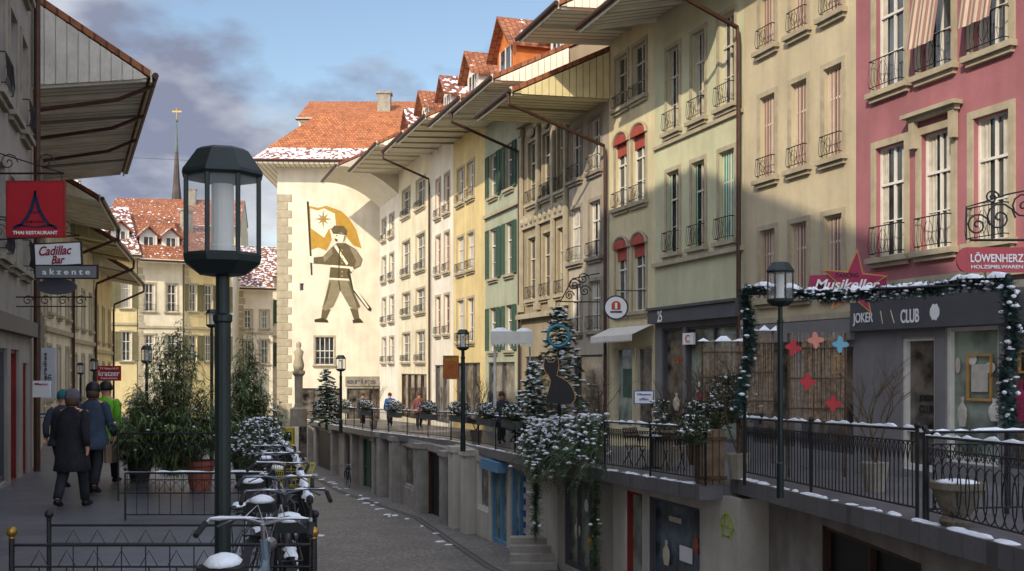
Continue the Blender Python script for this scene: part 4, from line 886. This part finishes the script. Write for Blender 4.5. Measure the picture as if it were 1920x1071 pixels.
for cx,cz,r in((-.3,.3,.17),(0,.4,.22),(.33,.55,.2),(-.1,.68,.1)): q.path([(cx+r*(1-i/20)*math.cos(i*.6),0,h+cz+r*(1-i/20)*math.sin(i*.6)) for i in range(20)],.013,5)
q.path([(-.45,0,h+.1),(-.45,0,h+.55),(-.2,0,h+.62),(.1,0,h+.72),(.5,0,h+.8)],.012,5);q.build('bracket',IRON,t)
t=thing('wall_sign','magenta dancing school sign with outlined star above beige shop','sign',W(1588,590,21.3));m=MB();m.prism([(-.78,.42),(.78,.52),(.78,.84),(-.74,.78)],-.03,.03);m.build('panel',MAG,t)
def star(cx,cz,ro,ri,y0,y1,name,mm,par,n=5,ph=.1):
    m=MB();m.prism([(cx+(ro if i%2==0 else ri)*math.sin(ph+i*math.pi/n),cz+(ro if i%2==0 else ri)*math.cos(ph+i*math.pi/n)) for i in range(2*n)],y0,y1);return m.build(name,mm,par)
star(.12,.62,.7,.28,-.06,-.031,'star_outline',GOLDP,t);star(.12,.62,.62,.245,-.075,-.061,'star',MAG,t)
text('DANCING',.45,.09,BLACKP,t,(-.02,-.08,.78));text('Musikeller',1.3,.2,WHITEP,t,(-.02,-.08,.6),shear=.3)
t=thing('hanging_sign','round white and navy disc sign with red emblem','sign',W(1155,577,31));m=MB();n=28
def disc(r,y0,y1,nm,mm,cx=0,cz=0): m=MB();m.prism([(cx+r*math.cos(i*2*math.pi/n),cz+r*math.sin(i*2*math.pi/n)) for i in range(n)],y0,y1);return m.build(nm,mm,t)
REDO=mat('orange_red_paint',hexc('b8432a'),.5,.1)
disc(.36,-.02,.02,'disc_rim',NAVYP);disc(.315,-.03,-.021,'disc_face',WHITEP);m=MB();m.prism([(-.13,-.06),(.13,-.06),(.13,.08)]+[(.13*math.cos(math.pi*i/8),.08+.11*math.sin(math.pi*i/8)) for i in range(1,8)]+[(-.13,.08)],-.04,-.031);m.build('emblem',REDO,t);m=MB();m.box(-.035,.035,-.045,-.0405,-.03,.14);m.build('emblem_stroke',WHITEP,t);m=MB();m.box(-.17,.17,-.04,-.031,-.15,-.1);m.build('emblem_bar',NAVYP,t)
m=MB();m.path([(0,0,.36),(0,0,.5),(.9,.2,.5)],.016,5)
m.build('bracket',IRON,t)
t=thing('iron_bracket','ornate wrought iron inn bracket on the grey house','bracket',W(1085,540,35));m=MB()
for cx,cz,r in((-.15,.1,.22),(.15,.3,.2),(-.3,-.25,.16),(.2,-.1,.2)): m.path([(cx+r*(1-i/20)*math.cos(i*.6),0,cz+r*(1-i/20)*math.sin(i*.6)) for i in range(20)],.02,5)
m.path([(-.6,0,-.45),(-.2,0,.3),(.7,.2,.5)],.02,5);m.path([(-.6,0,-.45),(.7,.2,-.45)],.02,5);m.build('scrolls',IRON,t)
board('banner','orange hanging banner beside the black lantern',832,859,668,710,33,mat('orange_cloth',hexc('a5602f'),.8,.2,4),None,[('Beste Wahl',.5,.85,.8,.14,YELP)],frame=WOOD)
board('notice_board','small white and blue notice on the terrace near the cream house',1190,1224,734,756,24.5,WHITEP,None,[('Willkommen',.5,.75,.8,.2,BLUEP),('offen',.5,.35,.5,.25,BLUEP)],frame=BLUEP)
t=thing('ring_sign','teal ring sign behind the snowy fir','sign',W(1047,630,27.5));m=MB();m.path([(.27*math.cos(i*2*math.pi/24),0,.27*math.sin(i*2*math.pi/24)) for i in range(25)],.035,8);m.build('ring',LBLUE,t);m=MB();m.path([(0,.02,-.28),(0,.02,-2.9)],.02,5);m.build('pole',IRON,t)
t=thing('cat_board','flat black cat silhouette board on the terrace railing','sign',W(1050,757,25.2));k=25.2/2000
pts=[(1024,757),(1025,742),(1030,726),(1032,714),(1028,704),(1022,697),(1019,688),(1021,670),(1029,679),(1037,679),(1046,670),(1048,686),(1046,697),(1044,704),(1054,709),(1065,716),(1073,727),(1078,740),(1078,750),(1072,757)]
pp=[((x-1050)*k,(757-y)*k) for x,y in pts];m=MB();m.prism(pp,-.015,.015);m.build('silhouette',BLACKP,t);m=MB();m.path([(x,-.02,z) for x,z in pp[1:]],.011,5);m.build('edge_outline',GOLDP,t)
m=MB();m.path([(0,.03,0),(0,.03,-.9)],.015,4);m.build('stake',IRON,t)
t=thing('awning_stand','white free standing folded awning topped with snow','awning',(cp(928,33),33,tz(33)));a=W(920,650,33);c=W(1000,622,33);o=Vector(t.location)
m=MB();m.path([(0,0,0),(0,0,c.z-o.z)],.05,8);m.build('post',WHITEW,t);m=MB();m.path([(c.x-o.x-.1,.2,0),(c.x-o.x-.1,.2,a.z-o.z)],.03,8);m.build('post',WHITEW,t);m=MB();m.box(a.x-o.x,c.x-o.x,-.3,.5,a.z-o.z+.1,c.z-o.z);n=12
for i in range(n):
    x0=a.x-o.x+(c.x-a.x)*i/n;x1=x0+(c.x-a.x)/n*.96;m.prism([(x0,a.z-o.z+.1),(x1,a.z-o.z+.1),((x0+x1)/2,a.z-o.z-.03)],-.3,-.29)
m.build('canopy',WHITEW,t);m=MB();m.snowline((a.x-o.x,.1,c.z-o.z),(c.x-o.x,.1,c.z-o.z),.7,.12);m.build('snow',SNOW,t,smooth=True)
for i,(p0,p1,y0,y1,Y,l) in enumerate([(1480,1586,628,790,17.2,'brown reed screen hung with coloured paper crosses'),(1318,1400,640,775,20.5,'snow capped reed screen left of the garland stand'),(1400,1450,620,775,19.2,'narrow reed screen behind the left garland post')]):
    a=W(p0,y1,Y);c=W(p1,y0,Y);R.seed(60+i);t=thing('reed_screen',l,'screen',(a.x,Y,a.z),0,'reed screens around the terrace');m=MB();n=int((c.x-a.x)/.013)
    for k in range(n): x=(c.x-a.x)*k/n;m.path([(x+R.uniform(-.01,.01),R.uniform(0,.03),0),(x+R.uniform(-.03,.03),R.uniform(0,.03),(c.z-a.z)*R.uniform(.9,1.05))],.0058,3,False)
    m.build('reeds',REED,t,recalc=False);m=MB()
    for zz in(.15,.5,.85): m.path([(0,-.02,(c.z-a.z)*zz),(c.x-a.x,-.02,(c.z-a.z)*zz)],.012,5)
    for x in (0,c.x-a.x): m.path([(x,.03,-.9),(x,.03,c.z-a.z+.03)],.025,6)
    m.build('battens',BARK,t)
    if i: m=MB();m.snowline((-.1,0,c.z-a.z),(c.x-a.x+.05,0,c.z-a.z),.2,.09,.1);m.build('snow',SNOW,t,smooth=True)
for px,py,c_,l in[(1487,652,'b0383e','red paper cross at the upper left of the reed screen'),(1529,638,'d28a7a','salmon paper cross on top of the reed screen'),(1575,646,'6ba6c0','light blue paper cross on the right of the reed screen'),(1514,716,'b0383e','red paper cross in the middle of the reed screen'),(1562,757,'b0383e','lowest red paper cross near the railing')]:
    p=W(px,py,16.6);m=MB();n=40;m.prism([((.098+.034*math.cos(4*a_)+.006*math.cos(3*a_))*math.cos(a_),(.098+.034*math.cos(4*a_)+.006*math.cos(3*a_))*math.sin(a_)) for a_ in [i*2*math.pi/n for i in range(n)]],-.01,.01);o=m.build('paper_cross',mat('paper_'+c_+str(px),hexc(c_),.8,.05));o.location=p;o.rotation_euler=(0,R.uniform(-.25,.25),0);tag(o,l,'decoration','paper crosses on the reed screen')
t=thing('planter_box','tall weathered wooden planter at the railing corner','planter',(cp(1332,19.8),19.8,tz(19.8)));m=MB();m.prism([(-.22,-.22),(.22,-.22),(.26,.26),(-.26,.26)],0,1.0,'z');m.build('box',WOOD,t);m=MB();m.box(-.26,.26,-.26,-.223,.1,.16);m.box(-.26,.26,-.26,-.223,.82,.88);m.build('bands',BARK,t)
t=thing('stone_urn','round carved stone planter filled with snow at lower right','planter',(cp(1795,12.2),12.2,tz(12.2)+.15));m=MB();m.lathe([(.18,0),(.2,.06),(.14,.12),(.2,.22),(.27,.4),(.3,.43),(.3,.5),(.26,.5)],20);m.build('urn_body',mat('dark_weathered_stone',hexc('6f675a'),.9,.25,8,.6,30,grime=.5),t);m=MB();m.blob((0,0,.5),.22,.22,.035,12,4);m.build('snow',SNOW,t,smooth=True)
def chair(label,px,Y,rz):
    t=thing('folding_chair',label,'chair',(cp(px,Y),Y,tz(Y)),rz,'folding chairs on the right terrace')
    for sx in(-.19,.19):
        m=MB();m.path([(sx,-.2,0),(sx,.05,.45),(sx,.2,.88)],.012,5);m.build('leg',IRON,t);m=MB();m.path([(sx,.22,0),(sx,-.17,.45)],.012,5);m.build('leg',IRON,t)
    m=MB()
    for i in range(5): m.box(-.19,.19,-.18+.08*i,-.12+.08*i,.445,.465)
    m.build('seat',WOOD,t);m=MB()
    for i in range(3): m.box(-.19,.19,.13+.03*i,.15+.03*i,.64+.09*i,.7+.09*i)
    m.build('backrest',WOOD,t)
chair('wooden folding chair left of the round terrace table',1190,24.6,.5);chair('wooden folding chair right of the round terrace table',1262,23.2,2.6)
t=thing('round_table','small round dark table behind the arcade shop railing','table',(cp(1222,23.8),23.8,tz(23.8)));m=MB();m.lathe([(.36,.7),(.36,.73)],20);m.build('tabletop',IRON,t);m=MB();m.lathe([(.22,0),(.2,.03),(.03,.05),(.03,.7)],12);m.build('pedestal',IRON,t);m=MB();m.blob((0,0,.735),.3,.3,.025,12,3);m.build('snow',SNOW,t,smooth=True)
t=thing('fountain_column','slender stone fountain column with carved figure by mural house','monument',(cp(560,56),56,tz(56)));m=MB();m.lathe([(.45,0),(.45,.9),(.25,1.0),(.2,1.2),(.22,2.6),(.34,2.75),(.34,2.9)],12);m.build('column',STONEG,t)
m=MB();m.lathe([(.24,2.9),(.3,3.2),(.2,3.6),(.27,3.9),(.1,4.05),(.14,4.2),(.13,4.35),(.03,4.45)],12);m.build('statue',STONE,t,smooth=True)
t=thing('newspaper_box','small yellow box at the far left of the street','box',(cp(541,50),50,tz(50)-1.2));MB().box(-.25,.25,-.2,.2,.3,1.3).build('body',YELP,t);MB().box(-.18,.18,-.22,-.202,.7,1.1).build('slot',BLACKP,t)
# ---------------------------------------------------------------- bicycles
def bike(label,x,y,rz,fm,basket=None,seatm=None,lamp_=True,snow=True,za=0,hb=CHROME):
    t=thing('bicycle',label,'bicycle',(x,y,tz(y)+za),rz,'bicycles parked at the left railing')
    for wx in(-.52,.55):
        m=MB();n=28;m.path([(wx+.335*math.cos(i*2*math.pi/n),0,.35+.335*math.sin(i*2*math.pi/n)) for i in range(n+1)],.018,6,False);w=m.build('wheel',RUBBER,t,recalc=False)
        m=MB();m.path([(wx+.312*math.cos(i*2*math.pi/n),0,.35+.312*math.sin(i*2*math.pi/n)) for i in range(n+1)],.009,5,False)
        for i in range(18): a=i*2*math.pi/18;m.path([(wx,.02*(1 if i%2 else -1),.35),(wx+.31*math.cos(a),0,.35+.31*math.sin(a))],.0015,3,False)
        m.path([(wx,-.05,.35),(wx,.05,.35)],.02,8);m.build('rim',CHROME,w,recalc=False)
        m=MB();vs=[];n2=14
        for i in range(n2+1):
            a=math.pi*(.02+1.0*i/n2) if wx<0 else math.pi*(.1+.75*i/n2)
            for yy in(-.03,.03): vs.append((wx+.375*math.cos(a),yy,.35+.375*math.sin(a)))
        m.add(vs,[(2*i,2*i+1,2*i+3,2*i+2) for i in range(n2)]);m.build('mudguard',fm,w,recalc=False)
    m=MB();hd=(.42,0,.82);bb=(-.02,0,.3);st=(-.2,0,.74)
    for a,c,r in((bb,hd,.017),(st,(.41,0,.78),.015),(bb,st,.016),((-.52,.05,.35),(-.19,.02,.7),.008),((-.52,-.05,.35),(-.19,-.02,.7),.008),((-.52,.05,.35),bb,.009),((-.52,-.05,.35),bb,.009),((.44,0,.72),(.39,0,.92),.02)): m.path([a,c],r,7)
    m.build('frame',fm,t)
    m=MB()
    for s in(-.055,.055): m.path([(.44,0,.72),(.455,s,.66),(.55,s,.35)],.011,6)
    m.build('fork',fm,t)
    m=MB();m.path([(.39,0,.9),(.37,0,1.0)],.012,7);m.path([(.22,-.27,.98),(.33,-.25,1.03),(.4,-.12,1.03),(.39,0,1.0),(.4,.12,1.03),(.33,.25,1.03),(.22,.27,.98)],.0105,7);h=m.build('handlebar',hb,t)
    for s in(-1,1): m=MB();m.path([(.29,s*.26,1.015),(.19,s*.275,.97)],.015,8);m.build('grip',RUBBER,h)
    for s in(-1,1): m=MB();m.path([(.42,s*.12,1.04),(.41,s*.15,1.02),(.35,s*.22,.99)],.005,4);m.path([(.41,s*.1,1.03),(.5,s*.06,1.08),(.5,s*.01,.93),(.45,0,.8)],.003,4);m.build('brake_lever',hb,h)
    m=MB();m.path([st,(-.235,0,.86)],.012,6);m.build('seat_post',CHROME,t)
    m=MB();m.prism([(-.38,-.09),(-.36,.09),(-.28,.1),(-.16,.04),(-.06,.02),(-.06,-.02),(-.16,-.04),(-.28,-.1),(-.36,-.1)],.86,.92,'z');sd=m.build('saddle',seatm or RUBBER,t)
    if snow:
        m=MB();m.blob((-.27,0,.93),.11,.08,.04,10,4);m.build('snow',SNOW,sd,smooth=True)
        m=MB();m.snowline((-.6,0,.755),(-.28,0,.765),.09,.035,.05);m.snowline((.33,-.25,1.035),(.33,.25,1.035),.02,.012,.05,.4);m.build('snow',SNOW,t,smooth=True)
    ck=MB();ck.path([(-.02,-.1,.3),(-.02,.1,.3)],.015,6);ck.path([(-.02,-.05,.3),(.1,-.06,.18)],.008,5);ck.path([(-.02,.05,.3),(-.14,.06,.42)],.008,5);ck.box(.06,.14,-.13,-.06,.17,.19);ck.box(-.18,-.1,.06,.13,.41,.43);ck.path([(-.02+.09*math.cos(i*.5),-.04,.3+.09*math.sin(i*.5)) for i in range(14)],.006,4);ck.build('cranks',CHROME,t)
    m=MB();m.path([(-.6,-.06,.74),(-.25,-.06,.76)],.006,4);m.path([(-.6,.06,.74),(-.25,.06,.76)],.006,4);m.path([(-.6,-.06,.74),(-.6,.06,.74)],.006,4);m.path([(-.55,.06,.74),(-.52,.05,.36)],.005,4);m.path([(-.55,-.06,.74),(-.52,-.05,.36)],.005,4);m.build('rack',IRON,t)
    if lamp_: m=MB();m.path([(.45,0,.88),(.52,0,.88)],[.025,.035],10);m.build('headlight',CHROME,t)
    if basket:
        m=MB()
        for zz in(.8,.87,.94,1.0):
            k=.11+.04*(zz-.8)/.2;m.path([(.48,-k,zz),(.48+k*1.6,-k,zz),(.48+k*1.6,k,zz),(.48,k,zz),(.48,-k,zz)],.004,4)
        for i in range(6):
            for s in(-1,1): m.path([(.49+.03*i,s*.11,.8),(.48+.045*i,s*.15,1.0)],.003,4)
            m.path([(.66,-.11+.044*i,.8),(.72,-.15+.06*i,1.0)],.003,4)
        m.path([(.48,-.11,.8),(.66,.11,.8)],.003,4);m.build('basket',basket,t)
    return t
DCH=mat('dull_dark_metal',(.12,.12,.13),.4,.1,4,0,30,metal=.9)
bike('nearest bicycle with curved chrome handlebar below the lamp post',cp(462,5.0),4.9,math.radians(88),mat('pale_blue_paint',hexc('66757f'),.4,.1))
bike('dark bicycle leaning close behind the nearest one',cp(545,6.6),6.5,math.radians(104),IRON,hb=DCH)
bike('dark bicycle third in the row with snow on its rack',cp(505,7.6),7.6,math.radians(92),IRON,hb=DCH)
bike('bicycle with yellow wire basket and snowy saddle',cp(500,9.2),9.2,math.radians(78),GREYF,basket=YELP,hb=DCH)
bike('grey bicycle farther along with snow on its seat',cp(520,10.8),10.8,math.radians(105),GREYL,basket=IRON,hb=DCH)
bike('farthest bicycle of the left row in front of the snowy shrub',cp(505,12.4),12.4,math.radians(95),IRON,hb=DCH)
bike('small bicycle leaning against the far arcade front',-8.55+.6,51.5,math.radians(108),IRON,snow=False,za=-2.8)
# ---------------------------------------------------------------- people
def person(label,x,y,rz,coat,trou,hat,H=1.7,stride=.18,ph=1,bag=None,hair=None,za=0,coatlen=.78,group='pedestrians'):
    t=thing('person',label,'person',(x,y,tz(y)+za),rz,group);s=H/1.72
    V=[];E=[];Rd=[]
    def v(p,r,par=None): V.append(tuple(c*s for c in p));Rd.append(r*s);
    def j(p,r,par): v(p,r);E.append((par,len(V)-1));return len(V)-1
    v((0,0,.95),.13);ch=j((0,.01,1.18),.125,0);c2=j((0,0,1.36),.14,ch);nk=j((0,.0,1.47),.055,c2);hb=j((0,.02,1.55),.075,nk);hm=j((0,.03,1.62),.09,hb);j((0,.02,1.69),.06,hm);j((0,.125,1.6),.014,hm)
    for e in(-1,1): j((e*.088,.01,1.6),.014,hm)
    for sg in(-1,1):
        st=stride*sg*ph;hp=j((sg*.09,0,.88),.09,0);kn=j((sg*.1,st*.6+.03,.49),.058,hp);lift=.07 if st<0 else 0;ak=j((sg*.1,st*1.25-.02,.09+lift),.04,kn);j((sg*.12,st*1.25+.14,.035+lift*.3),.035,ak)
        sh=j((sg*.17,0,1.4),.06,c2);el=j((sg*.25,-.05-st*.4,1.14),.042,sh);wr=j((sg*.26,.06-st*.8,.92),.028,el);hn=j((sg*.26,.08-st*.8,.86),.03,wr)
        for k in range(4):
            f0=(sg*.26,.055-st*.8+.018*k,.81);a=j(f0,.009,hn);j((f0[0]-sg*.012,f0[1]+.004,.775+.004*abs(k-1.5)),.0075,a)
        j((sg*.235,.11-st*.8,.84),.009,hn)
    me=bpy.data.meshes.new('body');me.from_pydata(V,E,[]);me.materials.append(SKIN);o=bpy.data.objects.new('body',me);C.objects.link(o);o.parent=t
    md=o.modifiers.new('skin','SKIN');
    for i,r in enumerate(Rd):
        d=me.skin_vertices[0].data[i];d.radius=(r,r)
    me.skin_vertices[0].data[0].use_root=True;sb=o.modifiers.new('sub','SUBSURF');sb.levels=1;sb.render_levels=1;md.use_smooth_shade=True
    zl=coatlen;q=MB();prof=[(.06,1.49,.06),(.13,1.45,.09),(.2,1.4,.11),(.225,1.32,.14),(.215,1.2,.145),(.205,1.05,.15),(.23,.9,.175),(.25,zl+(.9-zl)*.4,.2),(.265,zl,.235),(.25,zl-.01,.22)]
    vs=[];n=18
    for (rx,z,ry) in prof:
        for k in range(n):
            a=2*math.pi*k/n;f=1+.035*math.sin(5*a+z*9)+.02*math.sin(3*a-z*14);vs.append((rx*math.cos(a)*f*s,ry*math.sin(a)*f*s,z*s))
    fs=[(i*n+k,i*n+(k+1)%n,(i+1)*n+(k+1)%n,(i+1)*n+k) for i in range(len(prof)-1) for k in range(n)];q.add(vs,fs)
    for i,sg in enumerate((-1,1)):
        st=stride*sg*ph;q.path([Vector(p)*s for p in((sg*.15,0,1.41),(sg*.2,-.01,1.36),(sg*.25,-.05-st*.4,1.14),(sg*.258,0-st*.6,1.03),(sg*.26,.055-st*.8,.925))],[.07*s,.078*s,.062*s,.056*s,.048*s],10)
    q.build('coat',coat,t,smooth=True)
    for sg in(-1,1):
        st=stride*sg*ph;lift=.07 if st<0 else 0
        m=MB();m.path([Vector(p)*s for p in((sg*.09,0,.93),(sg*.095,0,.8),(sg*.1,st*.6+.03,.49),(sg*.1,st,.28),(sg*.1,st*1.25-.02,.1+lift))],[.115*s,.1*s,.075*s,.07*s,.062*s],10);m.build('trouser_leg',trou,t,smooth=True)
        m=MB();m.path([Vector(p)*s for p in((sg*.1,st*1.25-.06,.045+lift),(sg*.105,st*1.25,.06+lift),(sg*.115,st*1.25+.1,.045+lift*.5),(sg*.12,st*1.25+.19,.035+lift*.3))],[.045*s,.052*s,.045*s,.025*s],8);m.build('shoe',BLACKP,t,smooth=True)
    m=MB();m.lathe([(.1,1.6),(.112,1.62),(.108,1.67),(.09,1.72),(.05,1.755),(.012,1.765)],16,(0,.015,0));
    if hat: q=m;q.v=[(a*s,b_*s,c*s) for a,b_,c in q.v];q.build('hat',hat,t,smooth=True)
    if hair: m=MB();m.lathe([(.085*s,1.5*s),(.1*s,1.56*s),(.1*s,1.62*s)],14,(0,-.0,0));m.build('hair',hair,t,smooth=True)
    if bag: m=MB();m.box(.2*s,.34*s,-.1,.14,.5*s,.78*s);m.path([(.27*s,-.05,.78*s),(.27*s,.03,.93*s),(.27*s,.1,.78*s)],.01,5);b_=m.build('bag',bag,None);b_.location=t.location;b_.rotation_euler=t.rotation_euler;tag(b_,'patterned brown shopping bag carried on the left pavement','bag')
    return t
BLK=mat('black_wool_coat',(.014,.014,.018),.9,.3,8,.4,40);NAVY=mat('blue_grey_jacket',hexc('343f4f'),.85,.2,6,.3,30);GJ=mat('bright_green_jacket',hexc('6fba2a'),.7,.15,6,.3,20);GK=mat('grey_knit',hexc('5a5860'),.95,.2,20,.6,80);TEAL=mat('teal_knit',hexc('2b6d73'),.95,.2,20,.6,80);DTR=mat('dark_trousers',(.02,.02,.025),.9,.2,6,.2,40);HB=mat('brown_hair',hexc('4a3527'),.8,.2,9,.3,50)
person('walker in long black coat and grey knit hat seen from behind',cp(135,15.5),15.5,0,BLK,DTR,GK,1.7,.2,1,hair=HB,coatlen=.56)
person('walker in blue grey jacket and black cap ahead of black coat',cp(174,17.6),17.6,0,NAVY,DTR,BLACKP,1.82,.16,-1,hair=HB,bag=WOOD,coatlen=.72)
person('walker in bright green jacket partly hidden by companion',cp(198,19.8),19.8,0,GJ,DTR,BLACKP,1.86,.15,1,coatlen=.75)
person('walker with teal hat at the left of the group',cp(118,18.6),18.6,0,mat('slate_jacket',hexc('3a4048'),.9,.2),DTR,TEAL,1.7,.15,-1)
for i,(px,Y,c_,l) in enumerate([(731,56,'2f5590','distant person in blue jacket on right pavement'),(786,52,'74433f','distant person in red top near cream house'),(680,60,'4a4a55','distant person in dark clothes beside the mural shop'),(940,36,'30343c','person in dark coat behind the awning post')]):
    person(l,cp(px,Y)+0,Y,math.pi*(i%2)+.3,mat('coat_'+c_,hexc(c_),.8,.15),DTR,HB,1.72,.12)
o=MB().path([(-36,80,17.8),(-24,80,17.2)],.012,4).build('overhead_wire',IRON);tag(o,'thin wire strung across the sky near the spire','wire')
# ---------------------------------------------------------------- world, sun, camera
w=bpy.data.worlds.new('World');S.world=w;w.use_nodes=True;nt=w.node_tree;N=nt.nodes;L=nt.links
bg=N['Background'];sky=N.new('ShaderNodeTexSky');sky.sky_type='NISHITA';sky.sun_disc=False
EL=math.radians(31);hx,hy=-.45,-.893;sky.sun_elevation=EL;sky.sun_rotation=math.atan2(hx,hy)
tc=N.new('ShaderNodeTexCoord');mp=N.new('ShaderNodeMapping');mp.inputs['Scale'].default_value=(1,1,2.0);mp.inputs['Location'].default_value=(.3,0,.1);L.new(tc.outputs['Generated'],mp.inputs[0])
n1=N.new('ShaderNodeTexNoise');n1.inputs['Scale'].default_value=3.6;n1.inputs['Detail'].default_value=9;n1.inputs['Roughness'].default_value=.52;L.new(mp.outputs[0],n1.inputs[0])
n2=N.new('ShaderNodeTexNoise');n2.inputs['Scale'].default_value=6;n2.inputs['Detail'].default_value=6;L.new(mp.outputs[0],n2.inputs[0])
r1=N.new('ShaderNodeMapRange');r1.inputs[1].default_value=.45;r1.inputs[2].default_value=.54;L.new(n1.outputs[0],r1.inputs[0])
r2=N.new('ShaderNodeMapRange');r2.inputs[1].default_value=.4;r2.inputs[2].default_value=.62;L.new(n2.outputs[0],r2.inputs[0])
def wm(f,a,b_,bt='MIX'):
    x=N.new('ShaderNodeMix');x.data_type='RGBA';x.blend_type=bt
    if isinstance(f,float): x.inputs[0].default_value=f
    else: L.new(f,x.inputs[0])
    for i,c in((6,a),(7,b_)):
        if isinstance(c,tuple): x.inputs[i].default_value=(*c,1)
        else: L.new(c,x.inputs[i])
    return x.outputs[2]
cl=wm(r2.outputs[0],(1.75,1.95,2.7),(5.2,5.4,5.7))
# extra fill light: clouds on the sun's side, behind the camera, are brightened
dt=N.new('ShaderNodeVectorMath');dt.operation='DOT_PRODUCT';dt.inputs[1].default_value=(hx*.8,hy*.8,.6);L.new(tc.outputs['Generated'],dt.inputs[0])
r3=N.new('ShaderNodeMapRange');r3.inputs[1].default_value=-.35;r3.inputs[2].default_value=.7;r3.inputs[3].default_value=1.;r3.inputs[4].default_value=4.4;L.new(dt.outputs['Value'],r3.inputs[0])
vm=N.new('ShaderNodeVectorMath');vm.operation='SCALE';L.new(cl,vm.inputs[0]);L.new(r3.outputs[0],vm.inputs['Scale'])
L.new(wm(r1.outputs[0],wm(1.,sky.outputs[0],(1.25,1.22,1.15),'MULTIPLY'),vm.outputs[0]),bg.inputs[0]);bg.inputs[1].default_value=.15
sd=bpy.data.lights.new('sun','SUN');sd.energy=4.0;sd.angle=math.radians(.5);sd.color=(1,.87,.68);so=bpy.data.objects.new('sun',sd);C.objects.link(so)
so.rotation_euler=Vector((hx*math.cos(EL),hy*math.cos(EL),math.sin(EL))).to_track_quat('Z','Y').to_euler()
cd=bpy.data.cameras.new('camera');co=bpy.data.objects.new('camera',cd);C.objects.link(co);co.location=(0,0,CZ);co.rotation_euler=(math.pi/2,0,0)
cd.sensor_width=36;cd.lens=36*F/1920;cd.shift_y=(YH-535.5)/1920;cd.clip_end=5000;S.camera=co
S.view_settings.view_transform='Standard'
